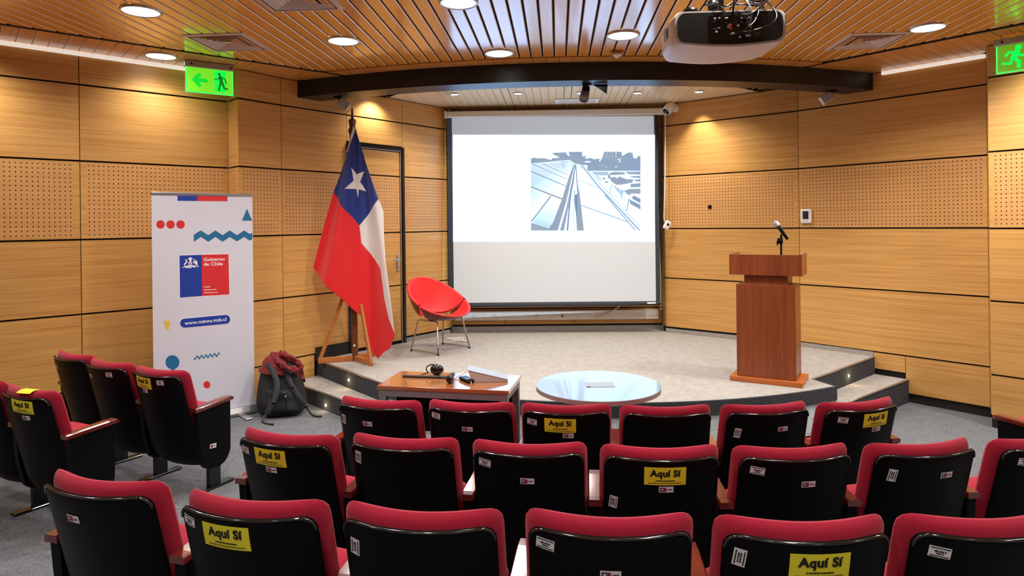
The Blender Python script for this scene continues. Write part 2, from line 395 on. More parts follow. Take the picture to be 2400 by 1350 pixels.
def panel(parent, x0, x1, z0, z1, perf=False, name='wall_panel', gx=.003, gz=.008, mt=None, y0=0.0, gb=None):
    X0, X1, Z0, Z1 = x0 + gx, x1 - gx, z0 + (gz if gb is None else gb), z1 - gz
    m = MB(); T = .018
    if perf:
        n = int((X1 - X0 - .06) / .037); mx = (X1 - X0 - n * .037) / 2
        k = int((Z1 - Z0 - .02) / .037); mz = (Z1 - Z0 - k * .037) / 2
    else: mx = mz = 0.0
    xs = [X0, X0 + mx, X1 - mx, X1] if perf else [X0, X1]
    zs = [Z0, Z0 + mz, Z1 - mz, Z1] if perf else [Z0, Z1]
    vs_ = [(x, y0, z) for z in zs for x in xs]; uv = [(x - X0 - mx, z - Z0 - mz) for z in zs for x in xs]; W = len(xs)
    for j in range(len(zs) - 1):
        for i in range(W - 1):
            inner = perf and i == 1 and j == 1
            m.add([vs_[q] for q in (j * W + i, j * W + i + 1, (j + 1) * W + i + 1, (j + 1) * W + i)], [(0, 1, 2, 3)], 1 if inner else 0,
                  [uv[q] for q in (j * W + i, j * W + i + 1, (j + 1) * W + i + 1, (j + 1) * W + i)])
    c = [(X0, y0, Z0), (X1, y0, Z0), (X1, y0, Z1), (X0, y0, Z1), (X0, y0 + T, Z0), (X1, y0 + T, Z0), (X1, y0 + T, Z1), (X0, y0 + T, Z1)]
    m.add(c, [(1, 0, 4, 5), (2, 1, 5, 6), (3, 2, 6, 7), (0, 3, 7, 4), (4, 7, 6, 5)])
    o = m.build(name, [mt or M_WALL, M_DOTS], parent)
    return o

def wall(name, p0, p1, cols, rows, perf=True, mt=None, b0=0.0, b1=0.0):
    d = (p1[0] - p0[0], p1[1] - p0[1]); Ln = math.hypot(*d)
    M = frame(p0, d)
    m = MB(); m.box(((Ln + b0 - b1) / 2, .06, 1.6), (Ln - b0 - b1, .08, 3.5))
    root = m.build(name, M_DARK, None, None, M); tag(root, kind='structure')
    for x0, x1 in cols:
        for z1, z0 in zip(rows[:-1], rows[1:]):
            panel(root, x0, x1, z0, z1, perf and abs(z1 - 2.37) < .01 and x1 - x0 > .2, mt=mt)
    return root, Ln, M

FLOOR_ROWS = ROWS + [0.42, 0.06]
STG_ROWS = ROWS + [0.435]
wl, LL, M_L = wall('wall_left', WL, WA, [(0.0, .155), (.155, 1.405), (1.405, 2.655), (2.655, 3.893)], FLOOR_ROWS)
wl1, L1n, _ = wall('wall_left_return', WA, WB, [(0.0, .247)], FLOOR_ROWS, b1=.06)
wl2, L2n, _ = wall('wall_left_pier', WB, WC, [(0.0, math.hypot(WC[0] - WB[0], WC[1] - WB[1]))], FLOOR_ROWS, b0=.09)
# left stage wall with the door in it
wl3, LCD, M_CD = wall('wall_left_stage', WC, WD, [(0.0, .808), (1.623, 2.410)], STG_ROWS)
panel(wl3, .808, 1.623, 3.02, 3.30); panel(wl3, .808, 1.623, 2.725, 3.02)
panel(wl3, 0.0, .36, .16, .435)                       # the low piece above the steps
wb1, _, _ = wall('wall_back_left_reveal', WD, WD2, [(0.0, .24)], [3.30, 1.70, .435], perf=False)
wb, LB, M_B = wall('wall_back', WD2, WE2, [(0.0, .70), (.70, 1.62), (1.62, 2.79)], [3.30, 2.0, .655, .435], perf=False)
wb2, _, _ = wall('wall_back_right_reveal', WE2, WE, [(0.0, .26)], ROWS + [.435], perf=False)
wr1, LEG, M_EG = wall('wall_right_stage', WE, WG, [(0.0, math.hypot(WG[0] - WE[0], WG[1] - WE[1]))], STG_ROWS)
wr, LGH, M_GH = wall('wall_right', WG, WH, [(0.0, math.hypot(WH[0] - WG[0], WH[1] - WG[1]))], ROWS + [0.42])
panel(wr, .433 * LGH, .603 * LGH, .25, .42, gb=.0); panel(wr, .603 * LGH, LGH, .05, .42, gb=.0)
wr2, _, _ = wall('wall_right_return', WH, WI, [(0.0, math.hypot(WI[0] - WH[0], WI[1] - WH[1]))], FLOOR_ROWS)
LIJ = math.hypot(WJ[0] - WI[0], WJ[1] - WI[1])
wr3, _, M_IJ = wall('wall_right_pier', WI, WJ, [(0.0, 1.25), (1.25, 2.5), (2.5, LIJ)], FLOOR_ROWS)
for nm, a, b in (('wall_right_side', WJ, (6.0, -3.0)), ('wall_rear', (6.0, -3.0), (-5.6, -3.0)), ('wall_left_side', (-5.6, -3.0), WL)):
    Ln = math.hypot(b[0] - a[0], b[1] - a[1]); k = max(1, round(Ln / 1.3))
    wall(nm, a, b, [(i * Ln / k, (i + 1) * Ln / k) for i in range(k)], FLOOR_ROWS)

# door in the left stage wall
door = bpy.data.objects.new('door_1', None); COL.objects.link(door); door.matrix_world = M_CD
tag(door, kind='structure')
m = MB()
for x in (.808, 1.603): m.box((x + .014, .002, (STAGE_Z + 2.72) / 2), (.036, .05, 2.72 - STAGE_Z))
m.box((1.2155, .002, 2.70), (.775, .05, .04)); m.build('door_frame', M_BLACKGL, door)
m = MB()
m.box((1.585, .004, (STAGE_Z + 2.68) / 2), (.010, .03, 2.68 - STAGE_Z)); m.box((1.21, .004, 2.674), (.745, .03, .010)); m.build('frame_strip', M_ALU, door)
for z1, z0 in ((2.668, 2.37), (2.37, 1.70), (1.70, 1.065), (1.065, .40)):
    panel(door, .846, 1.578, z0, z1, abs(z1 - 2.37) < .01, name='door_panel', y0=.004)
m = MB(); m.box((1.530, -.004, 1.335), (.034, .012, .20), bev=.006); hd = m.build('door_handle', M_ALU, door)
m = MB(); m.tube([(1.530, -.010, 1.375), (1.530, -.05, 1.375), (1.522, -.058, 1.375), (1.42, -.058, 1.372)], .010, 8); m.lathe([(.0, 0), (.012, 0), (.012, .008), (0, .008)], 12, M=Matrix.Translation((1.53, -.010, 1.29)) @ Matrix.Rotation(PI / 2, 4, 'X'))
m.build('lever', M_CHROME, hd)

# floor
xs = [-5.7 + i * .3 for i in range(40)]; ys = [-3.1, 0, 1.0, 2.0, 2.8, 3.45, 4.2, 5.2, 6.2, 7.2, 8.2, 9.2]
m = MB(); W = len(xs)
m.add([(x, y, zf(x, y)) for y in ys for x in xs], [(j * W + i, j * W + i + 1, (j + 1) * W + i + 1, (j + 1) * W + i) for j in range(len(ys) - 1) for i in range(W - 1)])
tag(m.build('floor', M_CARPET_F), kind='structure')

# ceiling: black void with laminate slats and planks under it
m = MB(); m.prism(ROOM, 3.335, 3.40)
ceil = tag(m.build('ceiling', M_PLENUM), kind='structure')
AX, NX = Vector((.0698, .9976)), Vector((.9976, -.0698))
KC = Vector((.8, 13.28))
SL0, SLD = Vector((-1.92, 6.35)), Vector((.759, .651))
SR0, SRD = Vector((3.10, 6.17)), Vector((.633, -.774))
def line_t(p, d, q, e):
    det = d.x * -e.y + e.x * d.y; r = q - p
    return (r.x * -e.y + e.x * r.y) / det
def circ_t(p, d, R):
    r = p - KC; b = r.dot(d); c = r.dot(r) - R * R; q = b * b - c
    return None if q < 0 else -b - math.sqrt(q)
def strip(name, parent, o, d, wd, fs, fe, ch=.004, mt=None, z=CEIL, th=.016):
    """a plank along d (2D) from fs(point) to fe(point) measured on both edges"""
    n = Vector((d.y, -d.x)); prof = [(-wd / 2, th), (-wd / 2, ch), (-wd / 2 + ch, 0), (wd / 2 - ch, 0), (wd / 2, ch), (wd / 2, th)]
    vs_ = []; uv = []; acc = 0
    for k, (s, h) in enumerate(prof):
        p = o + n * s; t0, t1 = fs(p), fe(p)
        if t1 is None or t0 is None or t1 - t0 < .02: return None
        if k: acc += math.hypot(s - prof[k - 1][0], h - prof[k - 1][1])
        for t in (t0, t1):
            q = p + d * t; vs_.append((q.x, q.y, z + h)); uv.append((t, acc))
    m = MB(); ed = 1 if isinstance(mt, list) else 0
    for k in range(5): m.add([vs_[i] for i in (2 * k, 2 * k + 1, 2 * k + 3, 2 * k + 2)], [(0, 1, 2, 3)], ed if k in (1, 3) else 0, [uv[i] for i in (2 * k, 2 * k + 1, 2 * k + 3, 2 * k + 2)])
    m.add(vs_, [(0, 2, 4, 6, 8, 10), (11, 9, 7, 5, 3, 1)])
    return m.build(name, mt, parent)
def slat_end(p):
    c = circ_t(p, AX, 7.38)
    ts = [line_t(p, AX, SL0, SLD) - .05, line_t(p, AX, SR0, SRD) - .05]
    if c is not None: ts.append(c)
    return min(ts)
k = -6.3
while k < 5.6:
    strip('ceiling_slat', ceil, Vector((.6, 5.0)) + NX * k, AX, .091, lambda p: (-2.97 - p.y) / AX.y, slat_end, ch=.005, mt=[M_SLAT, M_SLATGLINT])
    k += .105
# soffit planks beside the slats, square to the seams
nl, nr = Vector((-.651, .759)), Vector((.774, .633))
for sgn, (o0, dd, nn, lo, hi) in enumerate([(SL0, SLD, nl, -4.9, 1.3), (SR0, -SRD, nr, -3.7, 1.3)]):
    k = lo
    while k < hi:
        strip('soffit_plank', ceil, o0 + dd * k, nn, .104, lambda p: 0.0, lambda p, nn=nn: plus(ray_wall(p, nn), .015), ch=.0025, mt=M_SOFF)
        k += .107
# black shadow-gap profiles along both seams
for q0, qd, l0, l1 in ((SL0, SLD, -4.9, .95), (SR0, -SRD, -3.7, .95)):
    p0 = q0 + qd * l0; m = MB(); m.box(((l1 - l0) / 2, -.012 if qd is SLD else -.012, .004), (l1 - l0, .040, .014)); m.build('seam_profile', M_PLENUM, ceil, None, frame((p0.x, p0.y, CEIL), (qd.x, qd.y)))
# curved border in front of the black beam
m_n = 46
for i in range(m_n):
    a0, a1 = math.radians(-24 + 44.5 * i / m_n), math.radians(-24 + 44.5 * (i + 1) / m_n - .03)
    q = [(KC.x + R * math.sin(a), KC.y - R * math.cos(a)) for a, R in ((a0, 7.12), (a0, 7.345), (a1, 7.345), (a1, 7.12))]
    m = MB(); m.add([(x, y, CEIL - .003) for x, y in q] + [(x, y, CEIL + .012) for x, y in q], [(0, 3, 2, 1), (0, 1, 5, 4), (1, 2, 6, 5), (2, 3, 7, 6), (3, 0, 4, 7)],
                    0, [(0, 0), (.22, 0), (.22, .12), (0, .12)] * 2)
    m.build('border_plank', M_SOFF, ceil)
# stage ceiling planks
k = -3.6; i = 0
while k < 4.3:
    o0 = Vector((.49, 7.0)) + NX * (k + .045)
    strip('stage_ceiling_plank', ceil, o0, AX, .087 if (i - 1) % 8 else .080, lambda p: circ_t(p, AX, 7.0), lambda p: (lambda t: None if t is None else plus(ray_wall(p + AX * t, AX), t + .01))(circ_t(p, AX, 7.0)), ch=.0018, mt=M_STCEIL)
    k += .09; i += 1

m = MB(); m.box((3.3, 7.0, CEIL + .012), (1.3, 1.0, .012)); m.build('filler_board', M_STCEIL, ceil)
m = MB(); m.box((-2.0, 7.0, CEIL + .012), (.9, .8, .012)); m.build('filler_board', M_STCEIL, ceil)
# white light coves along the top of both walls
for nm, M, x0, x1 in (('trim_1', M_L, .02, 3.52), ('trim_2', M_GH, .50 * LGH, LGH - .004)):
    m = MB(); m.prism([(-.002, 3.262), (-.030, 3.268), (-.030, 3.296), (-.002, 3.296)], x0, x1, M=Matrix(((0, 0, 1, 0), (1, 0, 0, 0), (0, 1, 0, 0), (0, 0, 0, 1))))
    tag(m.build(nm, M_COVE, None, None, M), kind='structure')
# black recess and carpet upstand along the stage walls
for nm, M, x0, x1 in (('baseboard_left', M_CD, 1.642, LCD), ('baseboard_back', M_B, .0, LB), ('baseboard_right', M_EG, 0, LEG), ('baseboard_right_2', M_GH, 0, .433 * LGH)):
    m = MB(); m.box(((x0 + x1) / 2, .001, .392), (x1 - x0, .016, .05)); tag(m.build(nm, M_CARPET, None, None, M), kind='structure')

m = MB(); m.box((.589, -.002, .437), (.436, .020, .138)); tag(m.build('baseboard_left_2', M_DARK, None, None, M_CD), kind='structure')
# ------------------------------------------------------------------ stage, steps
SC, SR = Vector((1.0, 8.84)), 3.7
def arc_pt(x): return (x, SC.y - math.sqrt(SR * SR - (x - SC.x) ** 2))
def arc_range(x0, x1, n): return [arc_pt(x0 + (x1 - x0) * i / n) for i in range(n + 1)]
S_WL, S_L = (-2.075, 6.935), arc_pt(-1.12)
S_R = arc_pt(2.74); S_R2 = (2.66, 5.84); S_WR = (3.728, 6.765)
ins = lambda p, q: (p[0] + q[0], p[1] + q[1])
front = arc_range(-1.12, 2.74, 36)
top = [S_WL] + front + [S_R2, S_WR, (3.225, 7.335), (1.965, 8.40), (1.975, 8.67), (-.80, 8.73), (-.815, 8.49)]
stage = thing('stage_platform', 'low curved stage platform covered in grey carpet below the screen', 'stage', (1.0, 7.0, 0))
T0 = Matrix.Translation((-1.0, -7.0, 0))
m = MB(); m.prism(top, .02, STAGE_Z, M=T0); m.build('deck', M_CARPET, stage)
def wallstrip(pts, z0, z1, off, M=T0):
    """thin upright strip standing off to the right of the path"""
    m = MB(); L = len(pts); out = []
    for i in range(L):
        a, b = Vector(pts[max(i - 1, 0)]), Vector(pts[min(i + 1, L - 1)]); t = (b - a).normalized()
        out.append(Vector(pts[i]) + Vector((t.y, -t.x)) * off)
    vs_ = [(p[0], p[1], z0) for p in pts] + [(p[0], p[1], z1) for p in pts] + [(p.x, p.y, z0) for p in out] + [(p.x, p.y, z1) for p in out]
    for i in range(L - 1):
        m.add(vs_, [(2 * L + i, 2 * L + i + 1, 3 * L + i + 1, 3 * L + i), (3 * L + i, 3 * L + i + 1, L + i + 1, L + i), (2 * L + i + 1, 2 * L + i, i, i + 1)], M=M)
    m.add(vs_, [(0, L, 3 * L, 2 * L), (L - 1, 3 * L - 1, 4 * L - 1, 2 * L - 1)], M=M)
    return m
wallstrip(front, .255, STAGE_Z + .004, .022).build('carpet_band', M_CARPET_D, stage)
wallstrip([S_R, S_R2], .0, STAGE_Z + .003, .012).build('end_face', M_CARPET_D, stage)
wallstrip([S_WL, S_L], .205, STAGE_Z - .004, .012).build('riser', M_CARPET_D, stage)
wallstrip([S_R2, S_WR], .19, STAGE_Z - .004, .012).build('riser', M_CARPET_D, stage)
# glazed tiles below the carpet band
for r in range(2):
    z1 = .253 - r * .118; z0 = z1 - .113
    a_tot = 16
    for i in range(a_tot):
        xa = -1.12 + 3.86 * i / a_tot; xb = -1.12 + 3.86 * (i + 1) / a_tot
        pa, pb = Vector(arc_pt(xa)), Vector(arc_pt(xb)); t = (pb - pa).normalized(); pa += t * .003; pb -= t * .003
        n = Vector((t.y, -t.x)) * .012
        q = [pa, pb, pb + n, pa + n]
        m = MB(); m.prism([(p.x, p.y) for p in q], z0, z1, M=T0); m.build('tile', M_TILE, stage)
wallstrip(front, .0, .253, .008).build('tile_bed', M_GROUT, stage)
def steps(name, label, quad, lights, z1, nose, nose2):
    t = thing(name, label, 'step', (quad[0][0], quad[0][1], 0)); TT = Matrix.Translation((-quad[0][0], -quad[0][1], 0))
    m = MB(); m.prism(quad, -.12, z1, M=TT); m.build('tread', M_CARPET, t)
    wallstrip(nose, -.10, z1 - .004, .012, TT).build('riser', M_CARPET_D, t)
    wallstrip(nose, z1 - .006, z1 + .004, .016, TT).build('nosing', M_ALU, t)
    return t, TT
stL, TL = steps('stage_step', 'carpeted step in front of the flag, left end of the stage', [(-2.26, 6.66), (-1.27, 5.67), S_L, S_WL], None, .205, [(-2.26, 6.66), (-1.27, 5.67)], None)
stR, TR = steps('stage_step', 'carpeted step behind the lectern corner, right end of the stage', [S_R2, (2.90, 5.71), (3.93, 6.52), S_WR], None, .19, [(2.90, 5.71), (3.93, 6.52)], None)
wallstrip([S_WL, S_L], STAGE_Z - .006, STAGE_Z + .004, .016).build('nosing', M_ALU, stage)
wallstrip([S_R2, S_WR], STAGE_Z - .006, STAGE_Z + .004, .016).build('nosing', M_ALU, stage)
def step_light(par, TT, a, b, f, z):
    a, b = Vector(a), Vector(b); t = (b - a).normalized(); p = a + (b - a) * f; n = Vector((t.y, -t.x))
    M = TT @ Matrix.Translation((p.x + n.x * .012, p.y + n.y * .012, z)) @ rotz(math.atan2(t.y, t.x)) @ Matrix.Rotation(PI / 2, 4, 'X')
    m = MB(); m.lathe([(0, .006), (.012, .006), (.013, .003)], 14, 0, M); m.lathe([(.013, .0), (.013, .005), (.019, .005), (.019, 0)], 14, 1, M)
    m.build('step_light', [M_STEPL, M_ALU], par)
    q = p + n * .05
    l = bpy.data.lights.new('step_lamp', 'POINT'); l.energy = .35; l.color = (1, .75, .4); l.shadow_soft_size = .015
    lo = bpy.data.objects.new('step_lamp', l); COL.objects.link(lo); lo.location = (q.x, q.y, z)
step_light(stage, T0, S_WL, S_L, .50, .285)
step_light(stL, TL, (-2.26, 6.66), (-1.27, 5.67), .50, .10)
step_light(stage, T0, S_R2, S_WR, .54, .275)

# ------------------------------------------------------------------ black curved beam
def arc_box(R0, R1, a0, a1, z0, z1, n=48):
    m = MB(); vs_ = []
    for i in range(n + 1):
        a = a0 + (a1 - a0) * i / n
        for R, z in ((R1, z0), (R1, z1), (R0, z1), (R0, z0)): vs_.append((KC.x + R * math.sin(a), KC.y - R * math.cos(a), z))
    fs = [(4 * i + k, 4 * i + 4 + k, 4 * i + 4 + (k + 1) % 4, 4 * i + (k + 1) % 4) for i in range(n) for k in range(4)]
    m.add(vs_, fs); m.add(vs_, [(0, 1, 2, 3), (4 * n + 3, 4 * n + 2, 4 * n + 1, 4 * n)])
    return m
beam = arc_box(6.90, 7.17, math.radians(-25.6), math.radians(25.6), 3.125, 3.312).build('ceiling_beam', M_BLACKM)
tag(beam, 'black curved beam hanging across the front edge of the stage ceiling', 'beam')

# ------------------------------------------------------------------ ceiling lamps
def round_light(name, label, x, y, r, lens, group=None):
    t = thing(name, label, 'ceiling light', (x, y, CEIL), 0, group)
    m = MB(); m.lathe([(r * .86, -.004), (r * .88, -.012), (r * .97, -.012), (r, -.006), (r, .002)], 40); m.build('trim_ring', M_ALU, t)
    m = MB(); m.lathe([(0, -.008), (r * .5, -.008), (r * .87, -.006)], 40); m.build('diffuser', lens, t)
    return t
for (x, y), lb in zip(MAIN_LAMPS, ['round downlight left of the large air diffuser, nearest the left wall', 'round downlight in the slats just below the large air diffuser', 'small-looking round downlight in the soffit beside the left green exit sign',
                                   'round downlight cut off by the top edge, in the bluish glow of the slats', 'round downlight right above the middle of the black beam', 'round downlight in the slats left of the projector, above the smoke detector', 'round downlight in the slats beside the right air diffuser']):
    round_light('ceiling_downlight', lb, x, y, .135, M_LAMP)
for (x, y), lb in zip(STAGE_LAMPS, ['small recessed stage light above the flag', 'small recessed stage light, first from the left above the screen', 'small recessed stage light, second from the left above the screen', 'small recessed stage light behind the black and grey spotlight', 'small recessed stage light right of the slim air grille', 'small recessed stage light washing the wall beside the white camera']):
    round_light('stage_downlight', lb, x, y, .058, M_LAMPW)

# ------------------------------------------------------------------ air diffusers
def diffuser(label, x, y, s, a):
    t = thing('air_diffuser', label, 'air vent', (x, y, CEIL), a)
    m = MB(); m.box((0, 0, .004), (s * .95, s * .95, .004)); m.build('dark_throat', M_PLENUM, t)
    def sq(m_, r0, z0, r1, z1):
        v = [(sx * r, sy * r, z) for r, z in ((r0, z0), (r1, z1)) for sx, sy in ((-1, -1), (1, -1), (1, 1), (-1, 1))]
        v2 = [(px, py, pz + .004) for px, py, pz in v]
        m_.add(v + v2, [(i, (i + 1) % 4, 4 + (i + 1) % 4, 4 + i) for i in range(4)] + [(8 + i, 12 + i, 12 + (i + 1) % 4, 8 + (i + 1) % 4) for i in range(4)] + [(i, 8 + i, 8 + (i + 1) % 4, (i + 1) % 4) for i in range(4)])
    h = s / 2
    m = MB(); sq(m, h, -.004, h * .86, -.010); m.build('rim', M_VENT, t)
    for i in range(5):
        r = h * (.80 - i * .15); m = MB(); sq(m, r, -.012, r - h * .085, .0005 + .002 * i); m.build('louver', M_VENT, t)
    return t
diffuser('square air diffuser in the slats beside the left green exit sign', -2.30, 5.33, .50, -.07)
diffuser('large square air diffuser cut by the top edge of the photo', -1.42, 4.30, .52, -.07)
diffuser('square air diffuser in the slats near the right wall', 3.02, 5.52, .50, -.07)
t = thing('air_grille', 'slim white air grille in the stage ceiling above the screen', 'air vent', (.82, 8.05, CEIL), -.05)
m = MB()
for sx in (-1, 1): m.box((sx * .25, 0, -.006), (.03, .26, .014))
for sy in (-1, 1): m.box((0, sy * .12, -.006), (.47, .03, .014))
m.build('frame', M_WHITE, t)
for i in range(9):
    m = MB(); m.box((0, -.096 + i * .024, -.004), (.47, .012, .008), M=None); m.build('louver', M_WHITE, t)

# ================================================================== AUDITORIUM SEATS
HT = 0.81
def backP(s, t, off):
    curl = max(0.0, (.27 - t) / .14) ** 2 * .06
    return (s, (HT - t) * .25 + 1.05 * s * s - off * .97 + curl, t + .10 * s * s - off * .24)
def wround(w0, t0, t1, r, rb=0.0):
    def f(t):
        if t > t1 - r: return w0 - r + math.sqrt(max(0, r * r - (t - (t1 - r)) ** 2))
        if rb and t < t0 + rb: return w0 - rb + math.sqrt(max(0, rb * rb - (t0 + rb - t) ** 2))
        return w0
    return f
def pillow(m, wf, t0, t1, P, ob, of, nu=16, nv=16, mi=0):
    def vv_(j): return -math.cos(PI * j)
    for fo, flip in ((ob, False), (of, True)):
        def fn(u, v):
            a = -math.cos(PI * (1 - u if flip else u)); c = vv_(v); t = t0 + (t1 - t0) * (c + 1) / 2
            return P(a * wf(t), t, fo(a, c))
        m.grid(fn, nu, nv, mi)
    return m
def E8(a, c, p=8): return math.sqrt(max(0, 1 - abs(a) ** p)) * math.sqrt(max(0, 1 - abs(c) ** p))
SH_W, SH0, SH1 = .232, .14, .785
def shell_ob(a, c): return .013 * E8(a, c, 12)
def shell_surf(s, t, eps):
    return backP(s, t, shell_ob(min(1, abs(s) / SH_W), max(-1, min(1, 2 * (t - SH0) / (SH1 - SH0) - 1))) + eps)

m = MB(); pillow(m, wround(.2445, .36, .803, .045, .04), .36, .803, backP, lambda a, c: -.050 + .040 * E8(a, c), lambda a, c: -.050 - .042 * E8(a, c, 5), 18, 18)
ME_BACKREST = m.mesh('backrest', M_RED)
m = MB(); pillow(m, wround(SH_W, SH0, SH1, .042, .07), SH0, SH1, backP, shell_ob, lambda a, c: -.014 * E8(a, c, 12), 18, 20)
ME_SHELL = m.mesh('back_shell', M_BLACKPL)
pth = []
for i in range(33):
    a = PI * i / 32
    if i < 6: s, t = -SH_W + .042 - .042 * math.cos(PI / 2 * i / 6), SH1 - .042 + .042 * math.sin(PI / 2 * i / 6)
    elif i > 26: q = (32 - i) / 6; s, t = SH_W - .042 + .042 * math.cos(PI / 2 * q), SH1 - .042 + .042 * math.sin(PI / 2 * q)
    else: s, t = (-1 + 2 * (i - 6) / 20) * (SH_W - .042), SH1
    pth.append(backP(s * .985, t - .004, .006))
m = MB(); m.tube(pth, .0045, 6); ME_TRIM = m.mesh('edge_trim', M_EDGE)
def seatP(s, d, off): return (s, d, .440 + .13 * (d - .1) + off)
m = MB(); pillow(m, wround(.215, .17, .415, .05, .03), .17, .415, seatP, lambda a, c: .012 + .040 * E8(a, c, 5), lambda a, c: .012 - .040 * E8(a, c), 14, 14)
ME_CUSH = m.mesh('seat_cushion', M_RED)
m = MB(); pillow(m, wround(.205, .19, .395, .05, .05), .19, .395, lambda s, d, o: (s, d, .355 + .12 * (d - .1) + o), lambda a, c: .03, lambda a, c: .03 - .07 * E8(a, c, 4), 10, 10)
ME_PAN = m.mesh('seat_pan', M_BLACKPL)
# arm: slightly tapering board with a rounded nose
def arm_mesh():
    m = MB(); pr = [(-.029, .0), (-.029, .020), (-.024, .027), (.024, .027), (.029, .020), (.029, 0)]
    st = [(.115, .543, 1.0), (.15, .544, 1.0), (.36, .558, 1.04), (.405, .560, 1.0), (.425, .558, .75)]
    vs_ = [(x * k, y, z + h * (1 if y < .42 else .6)) for y, z, k in st for x, h in pr]; n = len(pr)
    fs = [(i * n + k, i * n + (k + 1) % n, (i + 1) * n + (k + 1) % n, (i + 1) * n + k) for i in range(len(st) - 1) for k in range(n)]
    uv = [(v[1], v[0] + v[2]) for v in vs_]
    m.add(vs_, fs, 0, uv); m.add(vs_, [tuple(range(n - 1, -1, -1)), tuple(range((len(st) - 1) * n, len(st) * n))], 0, uv)
    return m.mesh('armrest', M_ARM)
ME_ARM = arm_mesh()
def side_poly():
    p = [(.13, .541), (.395, .558), (.395, .30)]
    for i in range(1, 9): a = PI / 2 * i / 8; p.append((.295 + .10 * math.cos(a), .26 - .12 * math.sin(a) + .0))
    p += [(.24, .14)]
    for i in range(1, 6): a = PI / 2 * i / 6; p.append((.24 - .06 * math.sin(a), .20 - .06 * math.cos(a)))
    p += [(.15, .32)]
    return p
MYZ = Matrix(((0, 0, 1, 0), (1, 0, 0, 0), (0, 1, 0, 0), (0, 0, 0, 1)))
m = MB(); m.prism(side_poly(), -.021, .021, M=MYZ); ME_SIDE = m.mesh('side_panel', M_BLACKPL)
m = MB(); m.box((0, .27, .075), (.034, .085, .15)); m.box((0, .27, .0), (.06, .30, .014), bev=.004); ME_PED = m.mesh('pedestal', M_BLACKGL)

def patch(name, w_, h_, s, t, rot, mt, parent, eps=.0012, nx=6, ny=2, rnd=0.0):
    ca, sa = math.cos(rot), math.sin(rot)
    def fn(u, v):
        a, b = (u - .5) * w_, (v - .5) * h_; return shell_surf(s + a * ca - b * sa, t + a * sa + b * ca, eps)
    m = MB(); m.grid(fn, nx, ny)
    return m.build(name, mt, parent)
def quads(name, rects, s, t, rot, mats, parent, eps=.0022):
    """flat printed marks: rects (x0, y0, x1, y1, material index) about the sticker centre"""
    ca, sa = math.cos(rot), math.sin(rot); m = MB()
    for x0, y0, x1, y1, mi in rects:
        m.add([shell_surf(s + a * ca - b * sa, t + a * sa + b * ca, eps) for a, b in ((x0, y0), (x1, y0), (x1, y1), (x0, y1))], [(0, 1, 2, 3)], mi)
    return m.build(name, mats, parent)
TXT = text_geo('Aquí Sí', .039, .0017, spacing=1.06)
def bars(x0, x1, y, h, k, seed):
    rn = random.Random(seed); out = []; x = x0
    while x < x1:
        w_ = rn.uniform(.004, .012); out.append((x, y - h / 2, min(x + w_, x1), y + h / 2, k)); x += w_ + rn.uniform(.0008, .0022)
    return out
def notice(par, s, t, rot=0.0, k=1.0):
    n = patch('yellow_notice', .166, .076, s, t, rot, M_YELLOW, par)
    n['label'] = 'yellow notice reading Aquí Sí'
    ca, sa = math.cos(rot), math.sin(rot); m = MB()
    vs_ = [shell_surf(s + a * ca - (b + .012) * sa, t + a * sa + (b + .012) * ca, .0022) for a, b, _ in TXT[0]]
    m.add(vs_, TXT[1]); m.build('lettering', M_INK, n)
    quads('small_print', bars(-.038, .040, -.0185, .0045, 0, 1) + bars(-.066, .066, -.0290, .0032, 1, 2), s, t, rot, [M_INK, M_INKG], n)
def logo(par, s, t, rot=0.0):
    n = patch('emblem_sticker', .058, .026, s, t, rot, M_PAPER, par, nx=2)
    quads('print', [(-.025, -.009, -.011, .009, 0), (-.011, -.009, .001, .009, 1), (-.020, -.003, -.013, .004, 2), (-.008, -.004, -.003, .004, 0), (.005, -.002, .009, .002, 3), (.011, -.003, .016, .003, 3), (.0175, -.002, .023, .0025, 3)], s, t, rot, [M_LBLUE, M_LRED, M_PAPER, M_INK], n)
def asset(par, s, t, rot=-.08):
    n = patch('asset_sticker', .052, .033, s, t, rot, M_PAPER, par, nx=2)
    quads('print', [(-.023, .0105, .023, .0135, 0), (-.023, -.0135, .023, -.0105, 0)] + bars(-.013, .014, .003, .005, 0, 5) + bars(-.008, .009, -.004, .004, 0, 6), s, t, rot, [M_INK], n)
def upright(par, s, t, rot=PI / 2 - .1):
    n = patch('asset_sticker', .054, .032, s, t, rot, M_PAPER, par, nx=2)
    quads('print', [(-.022, .009, .022, .012, 0), (-.022, -.012, .022, -.009, 0)] + bars(-.015, .016, .0035, .004, 0, 8) + bars(-.015, .016, -.0025, .004, 0, 9), s, t, rot, [M_INK], n)

